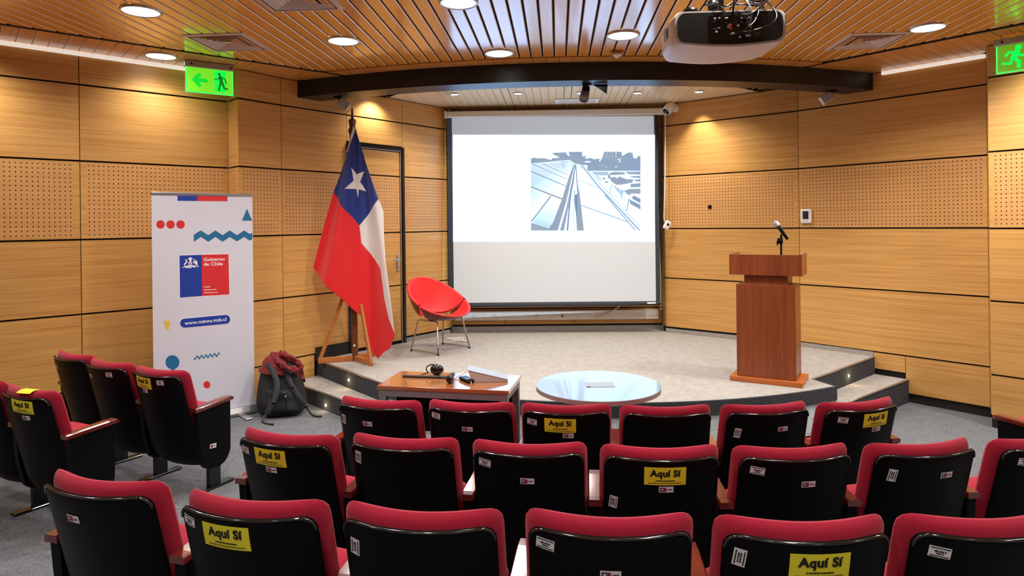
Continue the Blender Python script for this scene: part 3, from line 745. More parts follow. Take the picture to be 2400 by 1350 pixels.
def seat(label, x, y, deg, marks=(), left_arm=False, group='auditorium seats', side_logo=False):
    x *= 1.05 if x > -2 else 1.02; a = math.radians(deg)
    fx, fy = x + math.sin(a) * .25, y + math.cos(a) * .25
    t = thing('auditorium_seat', label, 'seat', (x, y, zf(fx, fy) - .006), -a, group)
    for nm, me in (('backrest', ME_BACKREST), ('back_shell', ME_SHELL), ('edge_trim', ME_TRIM), ('seat_cushion', ME_CUSH), ('seat_pan', ME_PAN)):
        put(nm, me, t)
    for sx in ((.275, -.275) if left_arm else (.275,)):
        put('armrest', ME_ARM, t, (sx, 0, 0)); sp = put('side_panel', ME_SIDE, t, (sx, 0, 0)); put('pedestal', ME_PED, t, (sx, 0, 0.012))
        if side_logo and sx > 0:
            m = MB(); m.box((0, 0, 0), (.0015, .050, .028)); n = m.build('emblem_sticker', M_PAPER, t, (sx + .0225, .25, .29)); n.rotation_euler = (-.1, 0, 0)
            m = MB(); m.box((.001, -.010, 0), (.001, .018, .018)); m.box((.001, .012, 0), (.001, .012, .005), 1); m.build('print', [M_LRED, M_INK], n)
    for k in marks: k[0](t, *k[1:])
    return t
R3 = 'nearest row, along the bottom of the photo'
seat('aisle seat of the ' + R3 + ', white emblem sticker only', -1.355, 2.132, 16.5, [(logo, -.05, .70)], True)
seat('second seat of the nearest row, with a large yellow Aquí Sí notice', -.792, 1.93, 12.3, [(asset, -.185, .745), (notice, -.04, 0.724)])
seat('third seat of the nearest row, one upright label at its left edge', -.28, 1.837, 8.8, [(upright, -.188, .705)])
seat('fourth seat of the nearest row, emblem sticker low in the middle, label top left', .248, 1.793, 5.3, [(asset, -.182, .742), (logo, 0, .675)])
seat('fifth seat of the nearest row, largest yellow Aquí Sí notice, bottom right', .774, 1.764, 1.0, [(upright, -.192, .720), (notice, .015, 0.717), (logo, .022, 0.664)])
seat('seat at the bottom right corner of the photo, cut by the frame', 1.291, 1.793, -2.0, [(asset, -.17, .735)])
seat('leftmost seat of the middle row, yellow notice, armrest on the aisle', -.987, 2.816, 17, [(asset, -.185, .735, -.05), (notice, -.035, 0.727), (logo, -.035, 0.671)], True)
seat('second seat of the middle row, one square white sticker at the upper left', -.477, 2.741, 11.0, [(upright, -.188, .73)])
seat('third seat of the middle row, emblem in the centre, no yellow notice', .045, 2.648, 6.8, [(asset, -.178, .74), (logo, 0, .68)])
seat('fourth seat of the middle row, yellow notice and upright label low left', .565, 2.59, 2.7, [(notice, .005, 0.721), (logo, .01, 0.664), (upright, -.195, .585)])
seat('fifth seat of the middle row, right of the one with the yellow notice', 1.093, 2.598, -2.5, [(asset, -.17, .735), (logo, .03, .685)])
seat('sixth seat of the middle row, tilted upright label on its upper left', 1.649, 2.673, -8, [(upright, -.17, .70), (logo, .055, .70)])
seat('seat at the right edge of the photo in the middle row, partly cut', 2.215, 2.784, -13, [(asset, -.15, .735)])
seat('leftmost seat of the front row, before the desk, label at left edge', -.734, 3.508, 15.6, [(upright, -.195, .70), (logo, -.03, .70)], True)
seat('second seat of the front row, hiding the desk legs', -.242, 3.457, 10.6, [(asset, -.18, .745), (logo, 0, .69)])
seat('third seat of the front row, yellow notice, before the round table', .256, 3.415, 5.6, [(asset, -.18, .73), (notice, -.03, 0.724), (logo, .012, 0.669)])
seat('fourth seat of the front row, plain black back without stickers', .771, 3.39, 0.5)
seat('fifth seat of the front row, upright label left and emblem right', 1.305, 3.436, -7.0, [(upright, -.18, .675), (logo, .055, .70)])
seat('rightmost seat of the front row, yellow notice, beside the steps', 1.825, 3.508, -14, [(asset, -.15, .735), (notice, .045, 0.729), (logo, .055, 0.674)])
seat('aisle seat nearest the banner, left block, yellow notice, rounded side panel', -2.335, 4.243, 25, [(notice, -.06, 0.734, -.02), (logo, -.055, 0.679), (asset, .10, .745, 0)], False, 'auditorium seats', True)
seat('middle seat of three before the banner, grey label at upper right', -2.80, 4.47, 28, [(asset, .11, .745, 0), (logo, -.12, .715)])
seat('inner seat of the left block, farthest toward the left wall', -3.225, 4.74, 31, [(logo, -.10, .72)], True)
w2_ = seat('aisle seat at the left edge, yellow notice folded at the top', -2.80, 3.72, 26, [(notice, .06, 0.734, -.06), (logo, .075, 0.669)])
seat('seat cut by the left edge of the photo, behind the yellow notice one', -3.265, 3.96, 29)
m = MB(); m.grid(lambda u, v: backP(.005 + .11 * u, .8035 + .0055 * math.sin(PI * min(1, v * 1.1)), -.012 - .055 * v), 6, 6); m.build('yellow_notice', M_YELLOW, w2_)
seat('seat at the far right edge, only its armrest and panel showing', 3.34, 3.93, -30, (), True)

# ================================================================== STAGE FURNITURE
# ---- lectern
Mz = rotz(math.radians(-31))
lec = thing('lectern', 'brown wooden lectern standing at the right side of the stage', 'lectern', (2.285, 5.84, STAGE_Z), math.radians(-31))
m = MB(); m.box((0, 0, .022), (.60, .40, .044)); bevel(m.build('base_plate', M_PODBASE, lec), .004)
m = MB(); m.box((.0, .0, .452), (.49, .32, .816)); bevel(m.build('column', M_PODIUM, lec), .003)
m = MB(); m.box((.0, .01, .90), (.36, .27, .09)); m.build('neck', M_PODIUM, lec)
m = MB()
m.box((0, -.155, 1.034), (.60, .02, .182)); m.box((-.29, .01, 1.036), (.02, .31, .185)); m.box((.29, .01, 1.036), (.02, .31, .185)); m.box((0, .155, 1.0), (.56, .02, .10)); m.box((0, 0, .958), (.58, .31, .03))
m.add([(-.28, -.145, 1.09), (.28, -.145, 1.09), (.28, .145, 1.03), (-.28, .145, 1.03)], [(0, 1, 2, 3)])
bevel(m.build('head_box', M_PODIUM, lec), .002)
mic = thing('microphone', 'black microphone with silver mesh head clipped to the lectern stand', 'microphone', (2.285, 5.84, STAGE_Z), math.radians(-31))
mx, my = .115, -.02
m = MB(); m.tube([(mx, my, 1.06), (mx, my, 1.22), (mx + .002, my, 1.30)], .0095, 10); m.lathe([(0, 1.05), (.03, 1.05), (.03, 1.07), (.011, 1.075), (.0, 1.075)], 16, M=Matrix.Translation((mx, my, 0))); m.build('stand', M_BLACKGL, mic)
m = MB(); m.lathe([(.0, 0), (.014, 0), (.016, .02), (.014, .05), (.0, .05)], 12, M=Matrix.Translation((mx, my, 1.215))); m.box((mx - .02, my, 1.24), (.02, .02, .05), bev=.006); m.tube([(mx - .01, my, 1.25), (mx - .032, my, 1.235), (mx - .030, my, 1.20)], .006, 6); m.build('clip', M_BLACKPL, mic)
A, B = Vector((mx + .055, my, 1.255)), Vector((mx - .040, my - .01, 1.400))
d = (B - A).normalized(); Q = Matrix.Translation(A) @ d.to_track_quat('Z', 'Y').to_matrix().to_4x4()
m = MB(); m.lathe([(0, 0), (.012, 0), (.0135, .01), (.0135, .05), (.016, .10), (.018, .135), (.0, .135)], 16, M=Q); m.build('handle', M_BLACKPL, mic)
m = MB(); m.lathe([(.018, .135), (.024, .140), (.025, .150), (.025, .165), (.022, .183), (.012, .194), (0, .196)], 18, M=Q); m.build('mesh_head', mat('mic_mesh', rgb(172, 178, 186), .3, metal=.8, bump=.8, bscale=900), mic)

# ---- flag stand and flag
FX, FY = -1.665, 6.86
fs_ = thing('flag_stand', 'wooden flag pole on a three-legged stand at the left of the stage', 'flag stand', (FX, FY, STAGE_Z))
m = MB(); m.prism([(-.027, -.027), (.027, -.027), (.027, .027), (-.027, .027)], .004, 2.40); bevel(m.build('pole', M_POLE, fs_), .006)
m = MB(); m.lathe([(.0, 2.36), (.030, 2.37), (.043, 2.40), (.043, 2.425), (.030, 2.45), (.034, 2.49), (.040, 2.515), (.036, 2.53), (.018, 2.545), (.014, 2.56), (.009, 2.65), (0, 2.66)], 18); m.build('finial', M_POLE, fs_)
feet = [(-.355, -.115), (.232, -.270), (.20, .30)]
for fx, fy in feet:
    L = math.hypot(fx, fy); R_ = rotz(math.atan2(fy, fx))
    m = MB(); m.box((L / 2, 0, .028), (L, .036, .056)); bevel(m.build('base_bar', M_FLAGWOOD, fs_, None, R_), .004)
    p, q = Vector((fx * .97, fy * .97, .02)), Vector((fx * .06, fy * .06, .93)); dd = q - p
    m = MB(); m.box((0, 0, dd.length / 2), (.036, .030, dd.length)); o = m.build('leg', M_FLAGWOOD, fs_); o.matrix_local = Matrix.Translation(p) @ dd.to_track_quat('Z', 'X').to_matrix().to_4x4(); bevel(o, .004)
m = MB(); m.box((.0, -.029, .165), (.022, .006, .022), bev=.003); m.build('inventory_tag', M_PAPER, fs_)

FD = 6.73
flag = thing('national_flag', 'blue, red and white flag with a white star hanging on the wooden pole', 'flag', (FX, FD, STAGE_Z))
T_F = Matrix.Translation((-FX, -FD, -STAGE_Z))
def interp(tab, y):
    for (y0, x0), (y1, x1) in zip(tab[:-1], tab[1:]):
        if y <= y1: return x0 + (x1 - x0) * max(0, (y - y0)) / (y1 - y0)
    return tab[-1][1]
LE = [(303, 829), (350, 815), (403, 797.5), (450, 779), (540, 754), (628, 731.5), (650, 748), (676, 778), (715, 817), (738, 843), (751, 853), (770, 850), (800, 852), (818, 860), (842, 883)]
RE = [(303, 833), (380, 857), (467, 888), (496, 898.6), (560, 903), (616, 908), (669, 915.5), (720, 921.5), (785, 928.5), (800, 921), (816, 915.5), (826, 899), (842, 885)]
BL_ = [(450, 779), (488, 806), (529, 841)]           # lower left edge of the canton
BR_ = [(467, 888), (498, 865), (529, 841)]
WR_ = [(529, 841), (570, 845.7), (628, 893), (665, 899), (698, 903), (746, 914), (777, 927.3)]
def flagP(x, y, eps=0.0):
    r = max(0.0, y - 285); th = (x - 831) / (r + 40)
    amp = .014 + .060 * min(1, r / 420)
    yy = amp * (math.sin(th * 19 + .6) * .8 + .45 * math.sin(th * 37 + 2.0 + r * .004)) + .02 * math.sin(r * .011)
    dd = at(x, y, FD); k = 1 + (yy) * .0
    dx = .012 * math.cos(th * 19 + .6) * min(1, r / 300)
    hem = max(0, min(1, (y - 600) / 200)) * .022 * math.sin(x * .09)
    return (dd.x, FD + yy + hem - eps, dd.z)
def region(name, lf, rf, y0, y1, mt, nu=40, nv=60):
    m = MB(); m.grid(lambda u, v: flagP((lambda a, b: a + (b - a) * u)(lf(y0 + (y1 - y0) * v), rf(y0 + (y1 - y0) * v)), y0 + (y1 - y0) * v), nu, nv, M=T_F)
    o = m.build(name, mt, flag); s_ = o.modifiers.new('thickness', 'SOLIDIFY'); s_.thickness = .0025; s_.offset = 0
    return o
le, re = (lambda y: interp(LE, y)), (lambda y: interp(RE, y))
region('blue_canton', lambda y: le(y) if y < 450 else interp(BL_, y), lambda y: re(y) if y < 467 else interp(BR_, y), 303, 529, M_FBLUE, 44, 76)
region('red_field', lambda y: le(y), lambda y: interp(BL_, y) if y < 529 else (interp(WR_, y) if y < 777 else re(y)), 450, 842, M_FRED, 60, 120)
region('white_field', lambda y: interp(BR_, y) if y < 529 else interp(WR_, y), lambda y: re(y), 467, 777, M_FWHITE, 24, 90)
m = MB(); m.grid(lambda u, v: flagP(le(297 + 60 * v) - 1.5 + u * (5 - v), 297 + 60 * v, .004), 4, 16, M=T_F); m.build('hoist_tape', M_FWHITE, flag)
m = MB(); m.tube([T_F @ at(828, 283, FD + .06), T_F @ at(829, 290, FD + .02), T_F @ at(829, 300, FD)], .006, 6); m.build('halyard_clip', M_ALU, flag)
star_o = [(823, 391.5), (854.5, 399.5), (858, 448.5), (837.5, 464), (809, 443)]
cxs, cys = 834.6, 430.5
star_o = [(823, 391.5), (853.5, 399.5), (857.7, 449), (837.5, 464.5), (809.3, 443)]
star_i = [(834.5, 409), (844.5, 424), (843, 444), (829, 447.5), (828.3, 430)]
star_i = [(834.8, 409.5), (843.5, 429.5), (837.2, 441.5), (828.8, 437.5), (828.0, 423)]
star_o = [(822.8, 392.5), (852.8, 400.5), (857.5, 448.5), (837.3, 463.5), (809.5, 442.8)]
star_i = [(834.2, 408), (842.5, 425.5), (839.5, 443.5), (833.0, 442.5), (826.8, 423.0)]
m = MB(); n5 = []
for i in range(5): n5 += [star_o[i], star_i[i]]
for i in range(10):
    p, q = n5[i], n5[(i + 1) % 10]; K = 5
    pts = []; idx = {}
    for a in range(K + 1):
        for b in range(K + 1 - a):
            fa, fb = a / K, b / K; idx[a, b] = len(pts)
            pts.append(flagP(cxs + (p[0] - cxs) * fa + (q[0] - cxs) * fb, cys + (p[1] - cys) * fa + (q[1] - cys) * fb, .0045))
    fs2 = []
    for a in range(K):
        for b in range(K - a):
            fs2.append((idx[a, b], idx[a, b + 1], idx[a + 1, b]))
            if a + b < K - 1: fs2.append((idx[a + 1, b], idx[a, b + 1], idx[a + 1, b + 1]))
    m.add(pts, fs2, M=T_F, smooth=True)
m.build('star', M_FWHITE, flag)

# ---- red tub chair
ch = thing('tub_chair', 'round red tub chair with thin chrome legs beside the screen', 'chair', (-.825, 7.40, STAGE_Z), math.radians(-128.5))
CB = Vector((0, -.05, .365))
def rim(th): return Vector((.345 * math.sin(th), -.02 - .30 * math.cos(th), .605 + .195 * math.cos(th) - .03 * math.sin(th) ** 2))
def shellP(r, th, o=0.0):
    q = rim(th) - CB; k = r ** .80
    s_ = Vector((q.x, q.y, 0)); L_ = max(s_.length, 1e-4)
    e = o * (1.0 - .0 * r)
    return (CB.x + q.x * k + q.x / L_ * e * min(1, r * 1.5), CB.y + q.y * k + q.y / L_ * e * min(1, r * 1.5), CB.z + q.z * r ** 2.6 - e * (1 - .75 * r))
def tub(name, fth, fr0, n1, n2):
    """padded shell: red inside, dark red outside, rounded rim"""
    m = MB(); T = .034
    rr_ = lambda u, v: fr0(fth(u)) + (1 - fr0(fth(u))) * v
    inn = lambda u, v: shellP(rr_(u, v), fth(u)); out = lambda u, v: shellP(rr_(u, v), fth(u), T)
    m.grid(inn, n1, n2); m.grid(lambda u, v: out(1 - u, v), n1, n2, 1)
    def lip(f):
        def g(u, v):
            p, q, b = f(u); p, q = Vector(p), Vector(q); c = (p + q) / 2; h = (p - q) / 2
            return c + h * math.cos(PI * v) + b * h.length * math.sin(PI * v)
        m.grid(g, n1, 6)
    lip(lambda u: (inn(1 - u, 1), out(1 - u, 1), (Vector(inn(1 - u, 1)) - Vector(inn(1 - u, .9))).normalized()))
    lip(lambda u: (inn(u, 0), out(u, 0), Vector((0, 0, 0))))
    for e_ in (0, 1):
        m.grid(lambda u, v: (Vector(inn(e_, u)) * (1 - v) + Vector(out(e_, u)) * v), n2, 2)
    return m.build(name, [M_REDV, M_REDSH], ch)
RD = math.radians
tub('backrest', lambda u: RD(-100 + 200 * u), lambda th: .42 + .53 * (abs(th) / RD(100)) ** 5, 48, 12)
tub('seat', lambda u: RD(104 + 152 * u), lambda th: .02, 40, 14)
m = MB()
for sx in (-1, 1):
    m.tube([(sx * .25, -.215, .018), (sx * .20, -.15, .345), (sx * .19, -.12, .352), (sx * .19, .12, .352), (sx * .20, .15, .345), (sx * .25, .21, .018)], .0095, 8)
    m.tube([(sx * .25, -.215, .018), (sx * .25, .21, .018)], .007, 8)
m.tube([(-.19, 0, .352), (.19, 0, .352)], .010, 8); m.build('leg_frame', M_CHROME, ch)
for sx in (-1, 1):
    for yy in (-.215, .21):
        m = MB(); m.lathe([(0, 0), (.013, 0), (.013, .012), (0, .014)], 10, M=Matrix.Translation((sx * .25, yy, .001))); m.build('foot_glide', M_BLACKPL, ch)

# ---- desk below the stage
DA = math.radians(-11.5)
dz = zf(-.42, 4.42)
desk = thing('desk', 'small desk with orange-brown top and grey metal frame below the stage', 'desk', (-.425, 4.412, dz), DA)
W_, D_ = .885, .43; H_ = .735 - dz + .005
m = MB(); m.box((0, 0, H_ - .0125), (W_, D_, .025)); bevel(m.build('desktop', M_DESK, desk), .002)
m = MB()
for sy in (-1, 1): m.box((0, sy * (D_ / 2 - .02), H_ - .047), (W_ - .02, .03, .042))
for sx in (-1, 1): m.box((sx * (W_ / 2 - .025), 0, H_ - .047), (.03, D_ - .07, .042))
m.build('frame', M_ALUP, desk)
for sx in (-1, 1):
    for sy in (-1, 1):
        m = MB(); m.box((sx * (W_ / 2 - .035), sy * (D_ / 2 - .03), (H_ - .068) / 2 + .001), (.05, .05, H_ - .07)); bevel(m.build('leg', M_ALUP, desk), .004)
m = MB(); m.box((-.30, -.02, H_ - .20), (.16, .02, .25)); m.box((0, D_ / 2 - .05, H_ - .24), (W_ - .12, .015, .33)); m.build('modesty_panel', M_BLACKPL, desk)
DM = Matrix.Translation((-.425, 4.412, dz + H_)) @ rotz(DA)
def on_desk(name, label, cat, x, y, a): return thing(name, label, cat, tuple(DM @ Vector((x, y, .001))), DA + a)
# headset-like black object, microphone, remote, wedge, bar, pen
t = on_desk('headphones', 'glossy black headphones lying at the back of the desk', 'headphones', -.165, .13, .1)
m = MB(); m.grid(lambda u, v: (.045 * math.cos(2 * PI * u) * math.sin(PI * v) * (1.15 if math.cos(2 * PI * u) > 0 else 1), .034 * math.sin(2 * PI * u) * math.sin(PI * v), .038 - .037 * math.cos(PI * v)), 20, 12); bevel(m.build('ear_cup', M_BLACKGL, t, (.02, 0, 0)), .001)
m = MB(); m.grid(lambda u, v: (.03 * math.cos(2 * PI * u) * math.sin(PI * v), .030 * math.sin(2 * PI * u) * math.sin(PI * v), .030 - .029 * math.cos(PI * v)), 18, 10); m.build('ear_cup', M_BLACKPL, t, (.01, .05, 0))
m = MB(); m.tube([(.02, .0, .07), (-.02, .0, .072), (-.05, .01, .055), (-.058, .02, .03), (-.05, .035, .01)], .0045, 8); m.build('headband', M_BLACKGL, t)
m = MB(); m.tube([(-.03, -.01, .02), (-.06, -.02, .012), (-.085, -.03, .005), (-.075, -.045, .003)], .0035, 6); m.build('cable', M_BLACKPL, t)
t = on_desk('sound_bar', 'long flat dark bar lying along the left half of the desk', 'bar', -.195, .04, .03)
m = MB(); m.box((0, 0, .008), (.32, .022, .015), bev=.004); m.build('body', mat('bar_grey', rgb(60, 58, 60), .4), t)
m = MB(); m.box((.10, 0, .0085), (.004, .0225, .016)); m.box((-.159, 0, .008), (.004, .020, .014)); m.build('end_cap', M_BLACKPL, t)
t = on_desk('handheld_microphone', 'black ridged microphone head pointing forward on the desk', 'microphone', .005, -.02, .15)
Q = Matrix.Translation((0, 0, .026)) @ Matrix.Rotation(-PI / 2 + .05, 4, 'X')
m = MB(); m.lathe([(0, -.09), (.016, -.088), (.025, -.07), (.027, -.05), (.022, -.035), (.018, -.03)], 8, M=Matrix.Translation((0, 0, .026)) @ Matrix.Rotation(-PI / 2, 4, 'X'), smooth=False); m.build('head', M_BLACKGL, t)
m = MB(); m.lathe([(.018, -.03), (.016, .02), (.013, .10), (0, .10)], 12, M=Matrix.Translation((0, 0, .022)) @ Matrix.Rotation(-PI / 2, 4, 'X')); m.build('handle', M_BLACKPL, t)
t = on_desk('pen', 'short white pen leaning behind the black microphone on the desk', 'pen', .035, .08, 1.1)
m = MB(); m.tube([(-.06, 0, .006), (.05, 0, .024)], .006, 8); m.build('barrel', M_WHITE, t); m = MB(); m.tube([(.05, 0, .024), (.06, 0, .0258)], .0045, 8); m.build('tip', M_SILVER, t)
t = on_desk('remote_control', 'black remote control with blue screen and keys on the desk', 'remote control', .11, -.005, -.85)
m = MB(); m.box((0, 0, .011), (.145, .055, .020), bev=.008); m.build('body', M_BLACKPL, t)
m = MB(); m.box((-.01, 0, .0218), (.10, .042, .0018)); m.build('face', mat('remote_face', rgb(120, 156, 196), .3), t)
for i in range(4):
    for j in range(3):
        m = MB(); m.box((-.045 + i * .018, -.013 + j * .013, .0235), (.010, .007, .002)); m.build('key', M_LBLUE, t)
m = MB(); m.tube([(.072, 0, .008), (.085, -.008, .002)], .003, 6); m.build('loop', M_WHITE, t)
t = on_desk('wedge_box', 'silver wedge-shaped box sloping down to the right on the desk', 'box', .245, .055, .22)
m = MB(); m.prism([(-.115, .0), (.125, .0), (.128, .012), (-.13, .078), (-.118, .03)], -.07, .07, M=Matrix(((1, 0, 0, 0), (0, 0, -1, 0), (0, 1, 0, 0), (0, 0, 0, 1)))); bevel(m.build('body', mat('wedge_side', rgb(196, 188, 182), .5), t), .003)
m = MB(); v = [(-.134, -.074, .079), (.132, -.074, .0125), (.132, .074, .0125), (-.134, .074, .079)]
m.add(v + [(x, y, z + .004) for x, y, z in v], [(3, 2, 1, 0), (4, 5, 6, 7), (0, 1, 5, 4), (1, 2, 6, 5), (2, 3, 7, 6), (3, 0, 4, 7)]); m.build('lid', M_SILVER, t)

# ---- round table
rz_ = zf(.545, 4.24)
rt = thing('round_table', 'white round table on a dark square column before the stage', 'table', (.545, 4.24, rz_))
RH = .742 - rz_
m = MB(); m.lathe([(0, RH), (.398, RH), (.402, RH - .002)], 72, 0, smooth=False); m.lathe([(.402, RH - .002), (.402, RH - .028), (.396, RH - .031), (0, RH - .031)], 72, 1, smooth=False); m.build('tabletop', [M_TABW, M_TABEDGE], rt)
m = MB(); m.box((0, 0, RH / 2 - .012), (.105, .105, RH - .05)); m.build('column', M_BLACKPL, rt)
for sx, sy in ((-1, -1), (1, -1), (1, 1), (-1, 1)):
    m = MB(); m.box((sx * .056, sy * .056, RH / 2 - .012), (.012, .012, RH - .05)); m.build('corner_post', M_CHROME, rt)
m = MB(); m.lathe([(0, .024), (.20, .018), (.22, .004), (.22, 0), (0, 0)], 48); m.build('base_plate', M_ALUP, rt)
m = MB(); m.box((.012, -.005, RH + .001), (.185, .125, .0025), M=rotz(-.02)); hp = m.build('cable_hatch', M_SILVER, rt)
m = MB(); m.box((-.068, -.064, RH + .003), (.026, .004, .003)); m.build('latch', M_BLACKPL, rt)

# ================================================================== PROJECTION SCREEN
S0 = Vector((-.836, 8.345)); SD = Vector((1.968, 8.28)) - S0; SL = SD.length
MS = frame((S0.x, S0.y), (SD.x, SD.y)); MSI = MS.inverted()
def spx(x, y, off=0.0):
    """point on the hanging screen seen at pixel x, y, in the screen's own frame"""
    Y = 8.42
    for _ in range(4):
        p = MSI @ at(x, y, Y); Y += (.055 - off) - p.y
    p = MSI @ at(x, y, Y); return Vector((p.x, .055 - off, p.z))
scr = thing('projection_screen', 'large pull-down projection screen lit with a slide on the back wall', 'screen', (0, 0, 0)); scr.matrix_world = MS
z_top = spx(1300, 259).z; z_cb = spx(1300, 273).z
m = MB(); m.box((SL / 2, .045, (z_top + z_cb) / 2), (SL - .03, .10, z_top - z_cb), bev=.012); m.build('case', M_SCRCASE, scr)
for x in (.0, SL):
    m = MB(); m.box((x, .045, (z_top + z_cb) / 2), (.03, .11, z_top - z_cb + .012), bev=.008); m.build('end_cap', M_WHITE, scr)
xl, xr = spx(1050, 500).x, spx(1545, 500).x; wl_, wr_ = spx(1061.5, 500).x, spx(1535, 500).x; zb = spx(1300, 710).z
m = MB(); m.box(((xl + xr) / 2, .058, (z_cb + zb) / 2), (xr - xl, .002, z_cb - zb)); m.build('border', M_BORDER, scr)
m = MB(); m.box(((wl_ + wr_) / 2, .0562, (z_cb + zb) / 2 + .006), (wr_ - wl_, .0015, z_cb - zb - .012)); m.build('fabric', M_SCREEN, scr)
m = MB(); m.box(((xl + xr) / 2, .057, zb - .020), (xr - xl + .02, .03, .042), bev=.008); m.build('bottom_bar', M_BORDER, scr)
m = MB(); m.box((wr_ - .06, .038, zb - .010), (.11, .012, .018), bev=.003); m.build('maker_plate', M_WHITE, scr)
# slide
EMIT = 3.0
M_SLIDE = vcol_mat('projected_slide', EMIT)
SV, SF, SC_ = [], [], []
def sp(poly, cols, layer):
    b = len(SV)
    for p in poly: SV.append(tuple(spx(p[0], p[1], .0008 + .0003 * layer)))
    SF.append([b + i for i in range(len(poly))])
    SC_.append([cols[i % len(cols)] if isinstance(cols, list) else cols for i in range(len(poly))])
def ec(r, g, b): return (lin(r) / EMIT, lin(g) / EMIT, lin(b) / EMIT, 1)
WHT = (.37, .62, 1.0, 1)
sp([(1061.8, 316), (1534.8, 316), (1534.8, 566.5), (1061.8, 566.5)], WHT, 1)
def zp(pts): return [(1230 + x / 6.138, 340 + y / 6.138) for x, y in pts]
G1, G2, G3, LB, DB = ec(134, 160, 190), ec(150, 162, 180), ec(160, 172, 192), ec(206, 232, 252), ec(92, 132, 180)
def Z(pts, col, layer=2): sp(zp(pts), col, layer)
Z([(88, 195), (130, 180), (200, 190), (290, 188), (340, 205), (385, 215), (385, 190), (500, 180), (385, 122), (430, 108), (600, 104), (600, 130), (648, 165), (628, 98), (826, 95), (828, 160), (850, 165), (885, 145), (870, 195), (950, 185), (1000, 205), (1050, 195), (1100, 210), (1120, 160), (1140, 95), (1392, 95), (1402, 160), (1450, 125), (1510, 100), (1555, 120), (1560, 180), (1600, 195), (1630, 155), (1664, 158), (1664, 372), (920, 372), (850, 290), (760, 275), (730, 270), (640, 215), (420, 235), (110, 265), (88, 268)], [G1, G2], 2)
Z([(865, 233), (945, 232), (945, 248), (865, 250)], WHT, 3); Z([(850, 285), (900, 290), (900, 340), (870, 320)], WHT, 3)
for x, y, r in ((1080, 226, 12), (1312, 118, 9), (1310, 160, 8), (1345, 205, 9), (1375, 198, 9), (1365, 232, 12), (1312, 312, 9)):
    Z([(x + r * math.cos(a * PI / 4), y + r * math.sin(a * PI / 4)) for a in range(8)], WHT, 3)
for x in (1160, 1190, 1225, 1255): Z([(x, 100), (x + 5, 100), (x + 3, 190), (x, 190)], ec(200, 215, 235), 3)
Z([(1068, 290), (1200, 322), (1200, 328), (1068, 297)], ec(200, 214, 232), 3)
# left roof plane and seams
Z([(88, 270), (640, 220), (720, 275), (600, 620), (540, 770), (88, 590)], [LB, ec(232, 246, 255), WHT, WHT, WHT, ec(196, 226, 250)], 3)
Z([(520, 232), (640, 222), (716, 276), (640, 380), (540, 330)], [ec(176, 208, 236), ec(206, 230, 248), LB, WHT, LB], 4)
def ln_(x0, y0, x1, y1, w_, c=DB, layer=5):
    d = Vector((x1 - x0, y1 - y0)).normalized(); n = Vector((-d.y, d.x)) * w_ / 2
    Z([(x0 + n.x, y0 + n.y), (x1 + n.x, y1 + n.y), (x1 - n.x, y1 - n.y), (x0 - n.x, y0 - n.y)], c, layer)
for a in ((88, 378, 610, 598, 11), (88, 602, 535, 775, 22), (110, 272, 610, 492, 7), (260, 268, 618, 430, 7), (365, 265, 640, 390, 4), (430, 262, 650, 365, 4), (480, 255, 660, 345, 3)): ln_(*a, c=DB if a[4] < 15 else G2)
Z([(88, 625), (380, 735), (100, 1100), (88, 1085)], [ec(196, 224, 248), WHT, WHT, ec(222, 240, 252)], 4)
Z([(385, 730), (525, 785), (360, 1195), (110, 1120)], [WHT, WHT, ec(190, 216, 240), ec(188, 218, 244)], 4)
ln_(375, 732, 92, 1105, 22, G2)
Z([(88, 1118), (350, 1195), (420, 1080), (450, 1230), (88, 1230)], [G3, G2], 5)
Z([(88, 1118), (110, 1122), (355, 1197), (330, 1230), (88, 1230)], [G3, G3], 5)
Z([(700, 285), (722, 272), (600, 800), (475, 1230), (360, 1230), (540, 760), (590, 600), (640, 440)], [G1, G2], 6)
Z([(722, 280), (735, 280), (700, 560), (610, 1000), (560, 1230), (505, 1230), (600, 880), (670, 560)], [G3, ec(120, 150, 190), G2], 6)
Z([(715, 330), (722, 330), (660, 800), (625, 1230), (600, 1230), (640, 800)], [ec(120, 150, 190)], 7)
Z([(726, 280), (742, 280), (762, 560), (790, 700), (850, 1230), (750, 1230), (735, 980), (705, 800), (712, 710), (755, 705), (745, 560)], [DB, G2, G2], 7)
Z([(708, 650), (722, 650), (720, 695), (710, 695)], DB, 7)
ln_(700, 820, 705, 1230, 9, LB, 7); ln_(715, 900, 720, 1230, 5, G3, 7)
# right ridge rails
ln_(815, 290, 1065, 600, 17, ec(120, 152, 190), 6); ln_(1065, 600, 1650, 1225, 17, ec(120, 152, 190), 6); ln_(840, 290, 1658, 1180, 7, ec(110, 146, 190), 6); ln_(1150, 715, 1590, 1225, 22, ec(170, 192, 222), 5)
for a in ((770, 498, 1065, 622, 6), (790, 675, 1270, 865, 4), (815, 870, 1480, 1105, 10)): ln_(*a, c=DB if a[4] > 4 else ec(200, 220, 240))
Z([(760, 285), (800, 285), (850, 370), (780, 310)], [LB, ec(220, 238, 252)], 4)
